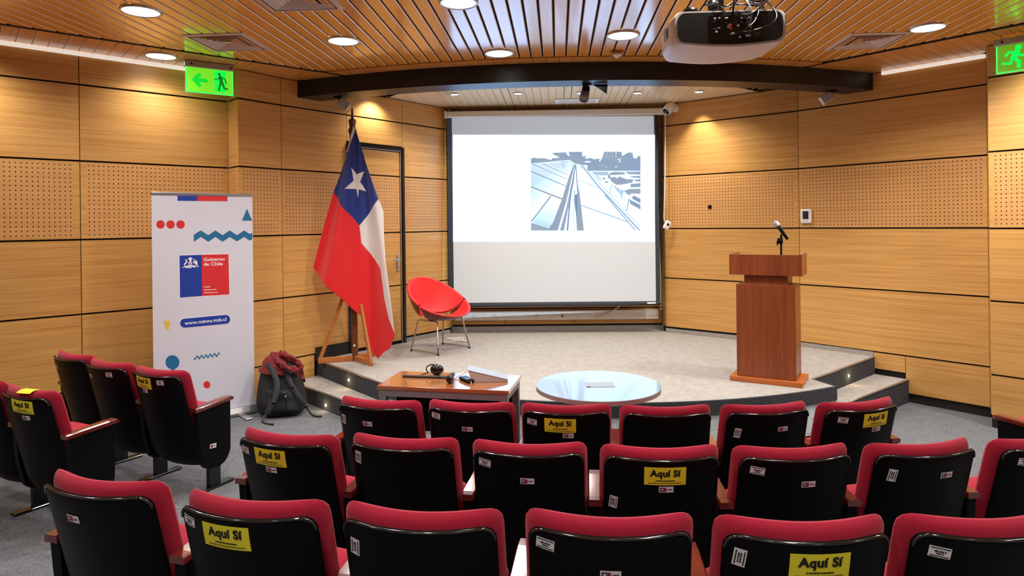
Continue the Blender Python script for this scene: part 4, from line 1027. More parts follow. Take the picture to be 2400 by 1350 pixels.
# city on the right
Z([(955, 385), (1200, 382), (1210, 430), (1110, 440), (1000, 420)], [ec(170, 196, 224)], 3)
for p in ([(1215, 400), (1300, 385), (1440, 390), (1440, 420), (1340, 430), (1230, 432)], [(1440, 385), (1664, 380), (1664, 425), (1500, 420)], [(1225, 470), (1290, 455), (1340, 480), (1350, 445), (1460, 490), (1560, 490), (1550, 540), (1400, 570), (1310, 572), (1230, 510)], [(1120, 465), (1160, 470), (1150, 500), (1115, 490)], [(1190, 430), (1230, 425), (1235, 480), (1200, 485)], [(1520, 560), (1664, 545), (1664, 605), (1520, 610)], [(1500, 450), (1664, 440), (1664, 475), (1560, 470)], [(1560, 500), (1664, 490), (1664, 530), (1590, 520)], [(1560, 720), (1664, 770), (1664, 840), (1540, 770)], [(1145, 515), (1190, 520), (1215, 545), (1160, 540)]):
    Z(p, [G1, G2], 3)
Z([(1420, 660), (1500, 632), (1664, 625), (1664, 700), (1540, 700), (1500, 720)], [G3, G2], 3)
Z([(1260, 575), (1420, 670), (1390, 740)], [ec(186, 214, 240)], 3); Z([(1500, 780), (1664, 860), (1664, 930), (1520, 850)], [G1, G2], 3)
Z([(990, 420), (1060, 430), (1110, 500), (1090, 530), (1040, 490)], [ec(206, 228, 246)], 3)
ln_(1245, 570, 1218, 705, 8); ln_(1412, 640, 1390, 770, 8); ln_(1502, 765, 1465, 950, 11); ln_(1245, 565, 1664, 820, 5); ln_(1250, 712, 1664, 870, 5); ln_(1480, 960, 1664, 1020, 3, ec(190, 212, 236))
me = bpy.data.meshes.new('projected_slide'); me.from_pydata(SV, [], SF); me.materials.append(M_SLIDE)
ca = me.color_attributes.new('Col', 'FLOAT_COLOR', 'CORNER'); k = 0
flat = [c for f in SC_ for c in f]
for i, l in enumerate(flat): ca.data[i].color = l
put('projected_slide', me, scr)

# cable trunking on the back wall
tr = thing('cable_trunking', 'long white cable trunking with sockets low on the back wall', 'trunking', (0, 0, 0)); tr.matrix_world = M_B
def bpx(x, y): return M_B.inverted() @ at(x, y, 8.66)
zt, zl = .628, .505
m = MB(); m.box((LB_ := 1.385, -.026, (zt + zl) / 2), (2.70, .05, zt - zl)); bevel(m.build('channel', M_WHITEP, tr), .004)
m = MB(); m.box((1.385, -.053, zl + .058), (2.69, .006, .006)); m.build('ridge', M_WHITE, tr)
for x, y in ((1111, 742), (1160, 744), (1258, 742), (1318, 741)):
    p = bpx(x, y); m = MB(); w_ = .075 if x > 1300 else .05
    m.box((p.x, -.056, zl + .05), (w_, .012, .052), bev=.005); pl = m.build('socket', M_SOCK, tr)
    m = MB(); m.lathe([(0, 0), (.012, 0), (.012, .002), (0, .002)], 14, M=Matrix.Translation((p.x, -.0625, zl + .05)) @ Matrix.Rotation(PI / 2, 4, 'X')); m.build('socket_hole', M_BLACKPL if x > 1300 else M_WHITEP, pl)
c = [M_B.inverted() @ at(x, y, 8.58) for x, y in ((1392, 747), (1408, 744), (1424, 736), (1440, 727), (1451, 720), (1460, 700))]
m = MB(); m.tube([(p.x, -.085, p.z) for p in c], .007, 7); o = m.build('power_cable', M_WHITE); o.matrix_world = M_B
tag(o, 'thick white cable hanging from behind the screen to the white trunking', 'cable')
m = MB(); rn = random.Random(4); g0 = at(1066, 787, 8.0)
pts = []
for i in range(40):
    a = i * .55; pts.append((-.72 + .11 * math.cos(a) + i * .002, 7.98 + .10 * math.sin(a * .83) + .02 * math.sin(i), STAGE_Z + .008 + .004 * (i % 3)))
m.tube(pts, .005, 6); tag(m.build('extension_cable', M_WHITE), 'loose coil of white cable on the stage floor behind the red chair', 'cable')
# screen control hanging on its cord
t = thing('screen_control', 'white control box dangling on a cord right of the screen', 'remote control', (1.965, 8.27, 1.745), .3)
m = MB(); m.box((0, 0, 0), (.085, .03, .115), bev=.012, M=Matrix.Rotation(.5, 4, 'Y')); m.build('body', M_WHITE, t)
m = MB(); m.box((0, -.016, .01), (.03, .004, .03), bev=.002, M=Matrix.Rotation(.5, 4, 'Y')); m.build('button', M_INK, t)
MT = t.matrix_basis
m = MB(); inv = (Matrix.Translation((1.965, 8.27, 1.745)) @ rotz(.3)).inverted()
m.tube([inv @ Vector(p) for p in ((1.93, 8.265, 1.79), (1.925, 8.265, 1.84), (1.94, 8.27, 2.2), (1.955, 8.275, 2.8), (1.962, 8.28, 3.17))], .006, 6); m.build('cord', M_WHITE, t)

# ================================================================== SMALL THINGS ON THE WALLS
def on_wall(name, label, cat, M, x, z):
    t = thing(name, label, cat); t.matrix_world = M @ Matrix.Translation((x, 0, z)); return t
t = on_wall('thermostat', 'white wall controller with dark display on the perforated right wall', 'thermostat', M_GH, .085, 1.833)
m = MB(); m.box((0, -.012, 0), (.12, .024, .158), bev=.008); m.build('housing', M_WHITE, t)
m = MB(); m.box((0, -.0245, .012), (.066, .004, .088), bev=.002); m.build('display', M_GLASSD, t)
for i in range(3):
    m = MB(); m.box((-.02 + .02 * i, -.0245, -.052), (.010, .004, .008)); m.build('button', M_SILVER, t)
t = on_wall('wall_socket', 'tiny black outlet in the perforated panel left of the lectern', 'outlet', M_EG, .609, 1.965)
m = MB(); m.box((0, -.004, 0), (.045, .010, .042), bev=.003); m.build('plate', M_BLACKPL, t); m = MB(); m.box((0, -.0095, 0), (.018, .003, .018)); m.build('jack', M_BLACKGL, t)
t = on_wall('security_camera', 'white security camera high on the wall right of the screen', 'camera', M_EG, .16, 3.235)
m = MB(); m.lathe([(.0, -.012), (.055, -.012), (.055, 0), (0, 0)], 20, M=Matrix.Rotation(PI / 2, 4, 'X') @ Matrix.Translation((0, 0, .012))); m.tube([(0, -.012, 0), (0, -.05, .005), (-.02, -.08, .0)], .016, 8); m.build('bracket', M_WHITE, t)
dv = Vector((-.25, -.75, -.75)).normalized(); Q = Matrix.Translation((-.02, -.06, .03)) @ dv.to_track_quat('Z', 'Y').to_matrix().to_4x4()
m = MB(); m.lathe([(0, -.04), (.04, -.035), (.058, -.01), (.062, .05), (.060, .125), (.050, .132), (.046, .125)], 24, M=Q); m.build('body', M_WHITE, t)
m = MB(); m.lathe([(0, .120), (.03, .121), (.048, .122)], 20, M=Q); m.lathe([(0, .132), (.018, .130), (.028, .122)], 16, M=Q); m.build('lens', M_BLACKGL, t)

def beam_xy(x, R): return Vector((x, KC.y - math.sqrt(R * R - (x - KC.x) ** 2)))
def spotlight(label, x, aim, kind):
    p = beam_xy(x, 7.0); t = thing('spotlight', label, 'spotlight', (p.x, p.y, 3.125))
    m = MB(); m.box((0, 0, -.008), (.09, .05, .016), bev=.004); m.tube([(0, 0, -.01), (aim[0] * .03, .01, -.04)], .012, 8); m.build('bracket', M_BLACKGL, t)
    Q = Matrix.Translation((aim[0] * .05, .015, -.065)) @ Vector(aim).normalized().to_track_quat('Z', 'Y').to_matrix().to_4x4()
    if kind == 'box':
        m = MB(); m.box((0, 0, .01), (.085, .085, .11), bev=.008, M=Q); m.build('housing', mat('spot_grey', rgb(176, 174, 176), .4), t)
        m = MB(); m.box((0, 0, .068), (.092, .092, .014), bev=.004, M=Q); m.build('rim', M_WHITE, t)
    else:
        m = MB(); m.lathe([(0, -.05), (.035, -.048), (.040, -.03), (.040, .03)], 24, M=Q); m.build('rear_housing', M_BLACKGL, t)
        m = MB(); m.lathe([(.040, .03), (.044, .032), (.044, .11), (.036, .112), (.034, .09), (0, .09)], 24, M=Q); m.build('housing', M_ALUP, t)
    return t
spotlight('white square spotlight under the left end of the black beam, above the flag', -1.79, (.75, .25, -.55), 'box')
spotlight('white square spotlight under the right end of the black beam', 3.33, (-.75, .25, -.50), 'box')
t = spotlight('grey and black cylindrical spotlight under the middle of the black beam', .735, (-.22, -.45, -.85), 'cyl')
m = MB(); m.prism([(.05, -.004), (.20, -.004), (.19, -.10)], -.004, .004, M=Matrix(((1, 0, 0, 0), (0, 0, 1, -.01), (0, 1, 0, 0), (0, 0, 0, 1)))); m.build('barn_door', M_BLACKGL, t)

t = thing('smoke_detector', 'small white detector on the slats left of the projector', 'smoke detector', (.943, 5.751, CEIL), -.07)
m = MB(); m.box((0, 0, -.012), (.11, .07, .024), bev=.006); m.build('base', M_FLAGWOOD, t)
m = MB(); m.box((0, -.01, -.036), (.075, .05, .024), bev=.01); m.lathe([(0, -.062), (.014, -.058), (.022, -.046), (.022, -.04)], 14); m.build('sensor', M_WHITE, t)

# ------------------------------------------------------------------ exit signs
def capsule(m, pts, wd, y, mi):
    for (x0, z0), (x1, z1) in zip(pts[:-1], pts[1:]):
        a = math.atan2(z1 - z0, x1 - x0); r = wd / 2
        v = [(x1 + r * math.cos(a - PI / 2 + PI * i / 6), y, z1 + r * math.sin(a - PI / 2 + PI * i / 6)) for i in range(7)] + [(x0 + r * math.cos(a + PI / 2 + PI * i / 6), y, z0 + r * math.sin(a + PI / 2 + PI * i / 6)) for i in range(7)]
        m.add(v, [tuple(range(14))], mi); y -= .0001
def disc(m, x, z, r, y, mi): m.add([(x + r * math.cos(2 * PI * i / 16), y, z + r * math.sin(2 * PI * i / 16)) for i in range(16)], [tuple(range(16))], mi)
def exit_sign(label, p0, p1, ztop, kind):
    d = Vector(p1) - Vector(p0); L = d.length
    t = thing('exit_sign', label, 'exit sign'); t.matrix_world = frame((p0[0], p0[1], ztop), (d.x, d.y))
    m = MB(); m.box((L / 2, .0, -.028), (L, .05, .056), bev=.004); m.build('housing', M_ALU, t)
    for x in (.06, L - .03):
        m = MB(); m.lathe([(0, .004), (.009, .003), (.009, 0)], 12, M=Matrix.Translation((x, -.025, -.028)) @ Matrix.Rotation(PI / 2, 4, 'X')); m.build('screw', M_BLACKPL, t)
    for x in (.05, L - .05):
        m = MB(); m.tube([(x, 0, -.01), (x, 0, CEIL - ztop + .003)], .006, 6); m.build('hanger', M_ALU, t)
    h = .225; x0, x1 = .018, L - .012
    m = MB(); m.box(((x0 + x1) / 2, 0, -.052 - h / 2), (x1 - x0, .008, h)); m.build('panel', M_GSIGN if kind == 'arrow' else M_GSIGND, t)
    m = MB(); e = .005
    for a, b in (((x0, -.052), (x0, -.052 - h)), ((x0, -.052 - h), (x1, -.052 - h)), ((x1, -.052 - h), (x1, -.052))):
        m.box(((a[0] + b[0]) / 2, 0, (a[1] + b[1]) / 2), (abs(a[0] - b[0]) + e * 2, .0095, abs(a[1] - b[1]) + e * 2), bev=.001)
    m.build('glowing_edge', M_GEDGE, t)
    W = x1 - x0; y = -.0046
    if kind == 'arrow':
        q = lambda x, yy: (x0 + (x - 430) / 1210 * W, -.052 - (yy - 400 - (x - 430) * .125) / 620 * h)
        m = MB(); w_ = .085 * h / .62
        capsule(m, [q(765, 625), q(630, 735), q(765, 885)], .033, y, 0); capsule(m, [q(650, 738), q(945, 782)], .033, y - .0004, 0); m.build('arrow', M_GARROW, t)
        a, b = q(1155, 520), q(1470, 1092); m = MB(); m.add([(a[0], y, a[1]), (b[0], y, a[1]), (b[0], y, b[1]), (a[0], y, b[1])], [(3, 2, 1, 0)]); m.build('doorway', M_GDOOR, t)
        m = MB(); y -= .0006; disc(m, *q(1285, 622), .013, y, 0)
        for pts, wd in (([q(1310, 700), q(1345, 850)], .030), ([q(1345, 700), q(1440, 760), q(1462, 860)], .011), ([q(1295, 715), q(1240, 742), q(1160, 752)], .009), ([q(1320, 850), q(1292, 930), q(1270, 1030)], .017), ([q(1368, 850), q(1412, 985), q(1490, 1005)], .018), ([q(1285, 630), q(1315, 690)], .012)):
            capsule(m, pts, wd, y - .0001, 0)
        m.build('running_figure', M_GMAN, t)
    else:
        q = lambda x, yy: (x0 + (x - 1085) * h / 690, -.052 - (yy - 395 + (x - 1085) * .17) / 690 * h)
        m = MB(); disc(m, *q(1530, 430), .021, y, 0)
        for pts, wd in (([q(1500, 540), q(1425, 690)], .040), ([q(1520, 480), q(1500, 540)], .018), ([q(1505, 555), q(1560, 632), q(1650, 620)], .018), ([q(1470, 552), q(1330, 555), q(1278, 640)], .018), ([q(1445, 690), q(1540, 790), q(1535, 905)], .026), ([q(1405, 700), q(1370, 832), q(1205, 838)], .017)):
            capsule(m, pts, wd, y - .0001, 0)
        m.build('running_figure', M_GMANB, t)
    return t
exit_sign('green glowing exit sign with left arrow and running figure, left wall', (-2.93, 5.86), (-2.585, 6.105), 3.296, 'arrow')
exit_sign('green glowing exit sign with bright running figure at the right edge', (4.02, 5.42), (4.30, 5.09), 3.262, 'man')

# ================================================================== BANNER
BLp, BRp = (-3.05, 5.52), (-2.425, 6.11)
bd = Vector(BRp) - Vector(BLp); BLN = bd.length; BZ = zf(-2.7, 5.8)
MBN = frame((BLp[0], BLp[1], BZ), (bd.x, bd.y))
bn = thing('roll_up_banner', 'tall white roll-up banner with blue and red print by the left wall', 'banner'); bn.matrix_world = MBN
def bq(x, y, off=0.0):
    f = (x - 355) / 238; t = f * BLp[1] / (BRp[1] - f * (BRp[1] - BLp[1])); Y = BLp[1] + t * (BRp[1] - BLp[1])
    return Vector((t * BLN, -off, at(x, y, Y).z - BZ))
HB = bq(474, 455).z
m = MB(); m.box((BLN / 2, .001, (HB + .07) / 2), (BLN - .006, .002, HB - .07)); m.build('vinyl_sheet', M_BANNER, bn)
m = MB(); m.box((BLN / 2, 0, HB), (BLN + .012, .022, .026), bev=.007); m.build('top_rail', M_ALU, bn)
m = MB(); m.prism([(-.045, .006), (-.05, .03), (-.03, .075), (.03, .075), (.05, .03), (.045, .006)], -.012, BLN + .012, M=MYZ); m.build('base_cassette', M_ALU, bn)
for x in (.12, BLN - .14):
    m = MB(); m.box((x, -.09, .006), (.055, .26, .010), bev=.004); m.build('foot', M_ALU, bn)
m = MB(); m.tube([(BLN / 2, .03, .07), (BLN / 2, .03, HB)], .008, 8); m.build('support_pole', M_ALU, bn)
def bpoly(name, polys, mt, layer=1, parent=bn):
    m = MB()
    for k, p in enumerate(polys):
        m.add([bq(x, y, .0006 + .0005 * layer + .00003 * k) for x, y in p], [tuple(range(len(p)))])
    return m.build(name, mt, parent)
def circ(x, y, rx, ry=None, n=28): ry = ry or rx; return [(x + rx * math.cos(2 * PI * i / n), y - ry * math.sin(2 * PI * i / n)) for i in range(n)]
r2 = lambda pts: [(340 + x / 2.411, 430 + y / 2.411) for x, y in pts]
bpoly('blue_strip', [[(417, 459), (463, 459.5), (463, 471), (417, 470.5)]], M_PBLUE)
bpoly('red_strip', [[(463, 459.5), (534, 460), (534, 471.5), (463, 471)]], M_PRED)
for x in (376.5, 400, 423.5): bpoly('red_dot', [circ(x, 526, 10, 9.8)], M_PRED)
bpoly('red_dot', [circ(480.6, 901.6, 8, 8.5)], M_PRED)
bpoly('teal_triangle', [r2([(577, 142), (548, 210), (606, 210)])], M_PTEAL)
up = [(275, 290), (315, 265), (357, 292), (397, 265), (438, 292), (478, 265), (519, 292), (560, 265), (590, 285), (605, 280)]
lo_ = [(275, 330), (315, 302), (357, 329), (397, 302), (438, 329), (478, 302), (519, 327), (560, 302), (590, 322), (605, 316)]
bpoly('teal_zigzag', [r2([up[i], up[i + 1], lo_[i + 1], lo_[i]]) for i in range(9)], M_PTEAL)
wv = [(268 + 145 * i / 24, 985 - 20 * i / 24 + 9 * math.sin(i * 1.55)) for i in range(25)]
bpoly('teal_wave', [r2([(wv[i][0], wv[i][1] - 5), (wv[i + 1][0], wv[i + 1][1] - 5), (wv[i + 1][0], wv[i + 1][1] + 6), (wv[i][0], wv[i][1] + 6)]) for i in range(24)], M_PTEAL)
for x, y in ((146, 1010), (150, 1092), (176, 1176)): bpoly('teal_dot', [circ(*r2([(x, y)])[0], 16.3, 16.5)], M_PTEAL)
bpoly('teal_neck', [r2([(138, 1040), (158, 1040), (158, 1062), (138, 1062)])], M_PTEAL, 2)
bpoly('yellow_trapezoid', [r2([(97, 777), (139, 776), (126, 828), (113, 828)])], M_PYEL)
bpoly('white_outline', [r2([(188, 402), (474, 394), (476, 631), (189, 650)])], M_PWHITE, 1)
bpoly('blue_block', [r2([(193, 407), (318, 403), (318, 636), (193, 645)])], M_PBLUE, 2)
bpoly('red_block', [r2([(318, 403), (470, 399), (472, 627), (318, 636)])], M_PRED, 2)
c2 = lambda pts: [(410 + x / 11.25, 585 + y / 11.25) for x, y in pts]
bpoly('crest', [c2(p) for p in (
    [(400, 190), (420, 215), (465, 235), (440, 265), (425, 262), (420, 315), (375, 315), (372, 265), (355, 262), (325, 238), (380, 215)],
    [(255, 255), (300, 258), (305, 310), (340, 320), (300, 360), (245, 412), (222, 380), (282, 320), (275, 290)],
    [(490, 250), (515, 248), (505, 300), (515, 322), (500, 380), (470, 330), (485, 300)], [(515, 322), (540, 275), (575, 300), (590, 400), (575, 430), (540, 395), (512, 375)],
    [(350, 322), (445, 322), (445, 385), (430, 395), (360, 395), (345, 385)],
    [(225, 410), (262, 430), (322, 424), (342, 402), (342, 440), (290, 490), (240, 465)], [(440, 402), (480, 424), (530, 410), (545, 440), (500, 480), (440, 440)], [(342, 408), (440, 408), (455, 452), (430, 470), (400, 488), (352, 482), (300, 488), (330, 440)],
    [(178, 452), (210, 455), (230, 485), (200, 480)], [(550, 440), (620, 435), (620, 455), (555, 462)])], M_PWHITE, 3)
bpoly('crest_detail', [c2(p) for p in ([(362, 340), (420, 340), (432, 356), (362, 356)], [(362, 372), (432, 366), (432, 380), (362, 384)], [(300, 448), (322, 440), (318, 462), (298, 462)], [(385, 446), (405, 440), (420, 458), (392, 464)], [(300, 345), (330, 330), (335, 350), (262, 400)], [(500, 330), (506, 328), (512, 380), (506, 384)])], M_PBLUE, 4)
def btext(name, body, a, b, hpx, mt, layer, bold=.02, parent=bn):
    """letters laid between two pixel points on the sheet"""
    vs_, fs = text_geo(body, 1.0, bold); xs = [v[0] for v in vs_]; ys_ = [v[1] for v in vs_]
    x0, x1 = min(xs), max(xs); cap = .72; ym = min(v for v in ys_) ; out = []
    for x, y, _ in vs_:
        f = (x - x0) / (x1 - x0); out.append(bq(a[0] + (b[0] - a[0]) * f, a[1] + (b[1] - a[1]) * f - (y - base) / cap * hpx, .0006 + .0005 * layer))
    m = MB(); m.add(out, fs); return m.build(name, mt, parent)
base = min(v[1] for v in text_geo('H', 1.0)[0])
btext('lettering', 'Gobierno', c2([(742, 303)])[0], c2([(1306, 285)])[0], 7.4, M_PWHITE, 4)
btext('lettering', 'de Chile', c2([(745, 428)])[0], c2([(1250, 410)])[0], 7.8, M_PWHITE, 4)
for y, spans in ((985, ((745, 780), (795, 915))), (1062, ((745, 840), (850, 945), (965, 1075))), (1137, ((745, 905), (915, 1010), (1035, 1100)))):
    bpoly('fine_print', [c2([(a, y - 9 - (a - 745) * .03), (b, y - 9 - (b - 745) * .03), (b, y + 9 - (b - 745) * .03), (a, y + 9 - (a - 745) * .03)]) for a, b in spans], M_PWHITE, 4)
def pill(a, b, r, n=12):
    an = math.atan2(b[1] - a[1], b[0] - a[0])
    return [(b[0] + r * math.cos(an - PI / 2 + PI * i / n), b[1] + r * math.sin(an - PI / 2 + PI * i / n)) for i in range(n + 1)] + [(a[0] + r * math.cos(an + PI / 2 + PI * i / n), a[1] + r * math.sin(an + PI / 2 + PI * i / n)) for i in range(n + 1)]
bpoly('white_outline', [pill((429.5, 757.5), (527, 748.5), 12.4)], M_PWHITE, 1)
bpoly('blue_pill', [pill((430, 757.5), (526.5, 748.5), 10.6)], M_PBLUE, 2)
btext('lettering', 'www.minvu.gob.cl', (430, 761.5), (528, 751.5), 8.2, M_PWHITE, 4, bold=.018)

# ================================================================== BACKPACK AND JACKET
bp_ = thing('backpack', 'black backpack slumped against the wall between banner and stage steps', 'backpack', (-2.14, 6.03, zf(-2.14, 6.0)), math.radians(12))
def packk(z): return 1.13 - .85 * max(0, z - .08)
def packx(x, z): return x * packk(z) / (1.06 - .55 * max(0, z - .12) ** 1.1) - .07 * z
def bodyP(a, b):
    """superellipsoid sack, wide at the foot, leaning back"""
    ph = PI * (b - .5); th = 2 * PI * a
    def sg(v, e): return math.copysign(abs(v) ** e, v)
    cx = sg(math.cos(ph), .45); z = .245 + .245 * sg(math.sin(ph), .6)
    k = packk(z)
    x = .205 * cx * sg(math.cos(th), .62) * k; y = .135 * cx * sg(math.sin(th), .62) * k
    n = .010 * math.sin(x * 31 + z * 17) + .007 * math.sin(z * 47 + x * 12)
    return (x - .07 * z, y + z * .22 + n * (.6 if y < 0 else .2), z)
m = MB(); m.grid(bodyP, 48, 30); m.build('body', M_PACK, bp_)
def frontY(x, z):
    best = 9
    for i in range(60):
        p = bodyP(.5 + .5 * i / 59, min(.98, max(.02, .5 + math.asin(max(-1, min(1, math.copysign(abs((z - .245) / .245) ** (1 / .6), z - .245)))) / PI)))
        if abs(p[0] - x) < best: best = abs(p[0] - x); y = p[1]
    return y
def pocketP(u, v):
    x = -.13 + .27 * u; z = .05 + .20 * v; e = (1 - abs(2 * u - 1) ** 6) ** .5 * (1 - abs(2 * v - 1) ** 6) ** .5
    return (x, frontY(x, z) - .028 * e - .003, z)
m = MB(); m.grid(pocketP, 20, 16); m.build('back_pad', M_PACK, bp_)
def strap(path, wd, th, nm='shoulder_strap', mt=M_STRAP):
    m = MB(); P = [Vector((packx(p[0], p[2]), p[1], p[2])) for p in path]; vs_ = []
    for i, p in enumerate(P):
        t = (P[min(i + 1, len(P) - 1)] - P[max(0, i - 1)]).normalized(); sd = t.cross(Vector((0, -1, 0.0))).normalized(); n = sd.cross(t)
        for a, b in ((-1, 0), (-.8, 1), (.8, 1), (1, 0), (.8, -.6), (-.8, -.6)): vs_.append(p + sd * a * wd / 2 + n * b * th / 2)
    k = 6; fs = [(i * k + j, i * k + (j + 1) % k, (i + 1) * k + (j + 1) % k, (i + 1) * k + j) for i in range(len(P) - 1) for j in range(k)]
    m.add(vs_, fs, smooth=True); m.add(vs_, [tuple(range(5, -1, -1)), tuple(range((len(P) - 1) * k, len(P) * k))])
    return m.build(nm, mt, bp_)
def spl(pts, n=8):
    out = []
    for i in range(len(pts) - 1):
        p0, p1, p2, p3 = [Vector(pts[max(0, min(len(pts) - 1, j))]) for j in (i - 1, i, i + 1, i + 2)]
        for q in range(n):
            t = q / n; out.append(.5 * ((2 * p1) + (p2 - p0) * t + (2 * p0 - 5 * p1 + 4 * p2 - p3) * t * t + (3 * p1 - p0 - 3 * p2 + p3) * t ** 3))
    out.append(Vector(pts[-1])); return out
strap(spl([(-.10, -.005, .475), (-.045, -.075, .42), (-.005, -.13, .33), (-.015, -.17, .23), (-.06, -.19, .13), (-.095, -.185, .07)]), .052, .016)
strap(spl([(.04, -.005, .45), (.085, -.055, .36), (.125, -.10, .27), (.175, -.12, .17), (.215, -.10, .08)]), .048, .016)
strap(spl([(-.095, -.185, .07), (-.125, -.20, .035), (-.12, -.25, .008), (-.06, -.31, .006), (-.03, -.33, .010)]), .026, .006, 'webbing_tail')
strap(spl([(.215, -.10, .08), (.24, -.12, .035), (.28, -.15, .008), (.34, -.17, .006)]), .022, .006, 'webbing_tail')
strap(spl([(.02, -.15, .26), (.05, -.165, .235), (.09, -.155, .255)]), .018, .006, 'chest_strap')
for p, s_ in (((.125, -.112, .275), (.034, .012, .016)), ((-.03, -.195, .17), (.05, .012, .022)), ((.055, -.172, .238), (.030, .012, .020)), ((.205, -.115, .10), (.034, .02, .022))):
    m = MB(); m.box((packx(p[0], p[2]), p[1] - .004, p[2]), s_, bev=.004); m.build('buckle', M_BLACKGL, bp_)
m = MB(); m.box((.045, frontY(.045, .19) - .034, .20), (.014, .006, .02), bev=.002); m.build('zip_pull', M_SILVER, bp_)
m = MB(); m.tube(spl([(.045, frontY(.045, .19) - .03, .20), (.05, frontY(.05, .15) - .033, .15), (.055, frontY(.055, .1) - .034, .10)]), .004, 6); m.build('zip', M_BLACKGL, bp_)

jk = thing('jacket', 'crumpled dark red knitted jacket lying on top of the black backpack', 'jacket', (-2.175, 6.03, zf(-2.14, 6.0)), math.radians(12))
rn = random.Random(11)
ph_ = [rn.uniform(0, 6.28) for _ in range(8)]
from mathutils import noise as mnoise
def jacketP(u, v):
    a = 2 * PI * u; r = v
    rx, ry = .205 + .03 * math.sin(3 * a + 1), .140 + .018 * math.sin(2 * a)
    q = 1 + .10 * math.sin(a * 5 + ph_[4]) * r
    x = rx * r * math.cos(a) * q; y = .10 + ry * r * math.sin(a) * q
    z = .535 - .15 * r ** 2.2 - .035 * (x / .2)
    p = Vector((x * 7.5, y * 7.5, r * 1.5))
    f = .075 * (mnoise.turbulence(p * 1.3, 3, True) - .5) + .030 * math.exp(-((x - .02) ** 2 + (y - .05) ** 2) / .006)
    w_ = mnoise.noise(p * 1.7 + Vector((5, 2, 1)))
    hang = .07 * max(0, math.cos(a - .2)) * max(0, r - .7) * 3
    return (x + .02 * w_, y - .03 * r * max(0, -math.sin(a)) + .02 * w_, z + f * (1.1 - .3 * r) - hang)
m = MB(); m.grid(jacketP, 90, 30); o = m.build('knit_body', M_JACKET, jk); s_ = o.modifiers.new('thickness', 'SOLIDIFY'); s_.thickness = .008; s_.offset = 0
def roll(path, r0, nm):
    m = MB(); P = spl(path, 12); m.tube(P, [r0 * (1 + .10 * math.sin(i * .8)) * (.55 if i in (0, len(P) - 1) else 1) for i in range(len(P))], 22)
    m.v = [tuple(Vector(p) + Vector((mnoise.noise(Vector(p) * 26), mnoise.noise(Vector(p) * 26 + Vector((9, 0, 0))), mnoise.noise(Vector(p) * 26 + Vector((0, 9, 0))) * 1.2)) * .017) for p in m.v]
    return m.build(nm, M_JACKET, jk)
roll([(-.03, .0, .525), (.03, -.055, .485), (.09, -.085, .445), (.15, -.06, .415), (.18, -.02, .385)], .026, 'sleeve')
roll([(.02, .03, .55), (.10, .02, .525), (.165, .03, .465), (.195, .05, .40), (.19, .05, .36)], .024, 'sleeve')

# ================================================================== PROJECTOR
pr = thing('projector', 'white ceiling projector with black connector panel and tangled cables', 'projector', (.985, 2.92, 2.66), math.radians(-3.0))
sec = []
def rr(w_, z0, z1, r, bul):
    pts = []
    for cx, cz, a0 in ((w_ / 2 - r, z1 - r, 0), (-w_ / 2 + r, z1 - r, 90), (-w_ / 2 + r, z0 + r, 180), (w_ / 2 - r, z0 + r, 270)):
        for i in range(7):
            a = math.radians(a0 + 15 * i); pts.append((cx + r * math.cos(a), cz + r * math.sin(a)))
        if a0 == 180:
            for i in range(1, 8): x = -w_ / 2 + r + (w_ - 2 * r) * i / 8; pts.append((x, z0 - bul * math.sin(PI * i / 8)))
    return pts
m = MB(); stn = [(.0, .485, 1.0), (.006, .500, 1.0), (.10, .515, 1.0), (.28, .505, .98), (.36, .46, .90), (.375, .43, .84)]
rings = []
for y, w_, k in stn: rings.append([(x, y, z * k) for x, z in rr(w_, -.068, .078, .042, .016)])
n = len(rings[0]); vs_ = [p for r in rings for p in r]
m.add(vs_, [(i * n + k, (i + 1) * n + k, (i + 1) * n + (k + 1) % n, i * n + (k + 1) % n) for i in range(len(rings) - 1) for k in range(n)], smooth=True)
m.add(vs_, [tuple(range(n)), tuple(range(len(vs_) - 1, len(vs_) - n - 1, -1))]); m.build('body', M_WHITE, pr)
m = MB(); m.prism(rr(.462, -.060, .070, .036, .014), .0, .006, M=Matrix(((1, 0, 0, 0), (0, 0, 1, -.005), (0, 1, 0, 0), (0, 0, 0, 1)))); m.build('rear_panel', mat('panel_black', rgb(24, 25, 28), .45), pr)
m = MB(); m.box((.025, -.006, -.002), (.235, .004, .108)); pp = m.build('port_plate', M_BLACKGL, pr)
rn = random.Random(5)
for i in range(26):
    x = -.075 + rn.random() * .20; z = -.046 + rn.random() * .09; s_ = rn.choice(((.010, .008), (.016, .007), (.007, .007), (.022, .010)))
    m = MB(); m.box((x, -.009, z), (s_[0], .004, s_[1]), bev=.001); m.build('port', rn.choice((M_SILVER, M_SILVER, M_BLACKPL, M_LBLUE, M_PAPER)), pp)
m = MB(); m.box((-.0, -.012, .0), (.011, .014, .026), bev=.003); m.build('orange_plug', M_ORANGE, pr)
m = MB(); m.box((.070, -.007, .058), (.042, .004, .009)); m.build('status_strip', M_SILVER, pr)
m = MB(); m.box((-.262, .13, .015), (.006, .07, .052)); m.build('side_vent', M_SILVER, pr)
m = MB(); m.box((.02, .30, -.0765), (.07, .008, .004)); m.build('bottom_slot', M_ALUP, pr)
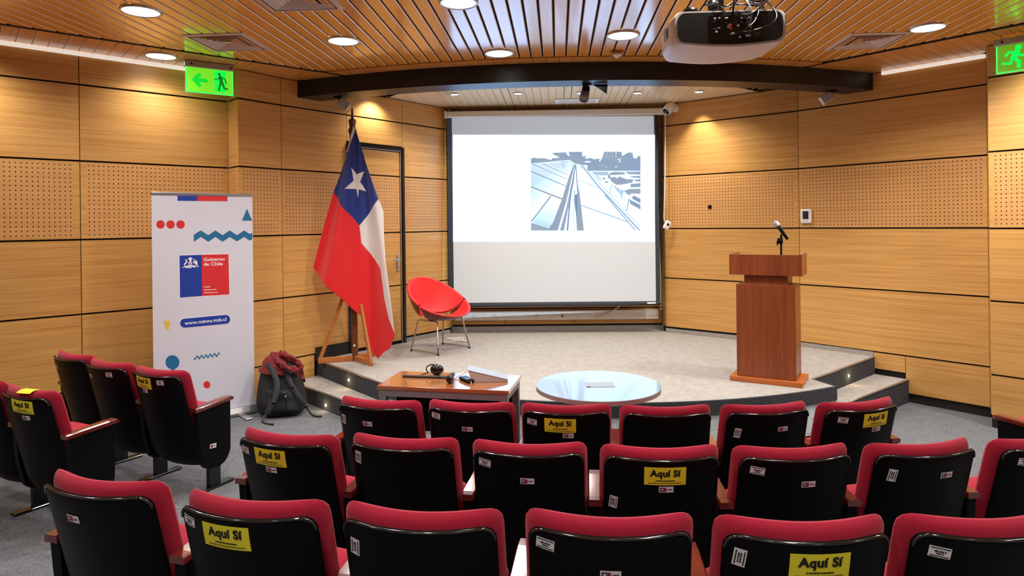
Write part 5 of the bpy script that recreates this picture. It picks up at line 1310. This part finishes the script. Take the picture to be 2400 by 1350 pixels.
m = MB(); m.lathe([(0, .0), (.05, .0), (.055, -.01), (.055, -.04), (0, -.04)], 24, M=Matrix.Translation((-.10, .33, .01)) @ Matrix.Rotation(-PI / 2, 4, 'X')); m.build('lens_ring', M_BLACKGL, pr)
hC = CEIL - 2.66
m = MB(); m.tube([(.0, .18, .07), (.0, .18, hC)], .024, 14); m.box((0, .18, .088), (.26, .20, .012), bev=.004); m.box((0, .18, hC - .008), (.16, .16, .014), bev=.004)
m.build('ceiling_mount', M_BLACKGL, pr)
m = MB(); m.lathe([(0, .0), (.032, 0), (.036, .012), (.030, .03), (0, .034)], 18, M=Matrix.Translation((-.16, .06, .078))); m.build('adjuster_knob', M_BLACKGL, pr)
m = MB(); m.lathe([(0, .0), (.020, 0), (.024, .012), (.024, .06), (0, .062)], 18, M=Matrix.Translation((-.06, .05, .078))); m.build('adjuster_knob', M_BLACKGL, pr)
cabs = [[(.0, -.02, .012), (.003, -.035, .05), (.01, -.03, .12), (.02, .05, .22), (.0, .15, .40)],
        [(.02, -.014, -.035), (.06, -.06, -.02), (.10, -.05, .02), (.12, -.02, .075), (.10, .03, .13), (.03, .12, .30)],
        [(.015, -.015, -.035), (.10, -.07, -.03), (.17, -.06, .0), (.195, -.03, .05), (.17, .02, .12), (.06, .12, .28)],
        [(.05, -.015, .03), (.08, -.05, .045), (.13, -.03, .085), (.15, .03, .14), (.05, .14, .33)],
        [(.08, -.012, -.005), (.085, -.04, .05), (.07, -.02, .11), (.03, .06, .20), (.01, .15, .30)],
        [(-.02, .06, .11), (.04, -.01, .10), (.10, -.02, .09), (.14, .03, .11), (.09, .08, .15), (.02, .12, .22)],
        [(-.10, .05, .12), (-.06, -.01, .11), (-.02, .0, .095), (.03, .02, .13), (.08, .06, .18), (.02, .15, .25)],
        [(.05, .0, .16), (.12, .01, .10), (.16, .03, .09), (.10, .05, .19), (.0, .12, .20), (.02, .16, .38)],
        [(.02, .02, .19), (.08, -.01, .12), (.15, .0, .12), (.12, .06, .2), (.02, .16, .32)]]
for i, c in enumerate(cabs):
    m = MB(); m.tube(spl(c, 7), .0042 if i != 4 else .003, 6); m.build('cable', M_BLACKGL if i != 4 else M_SILVER, pr)
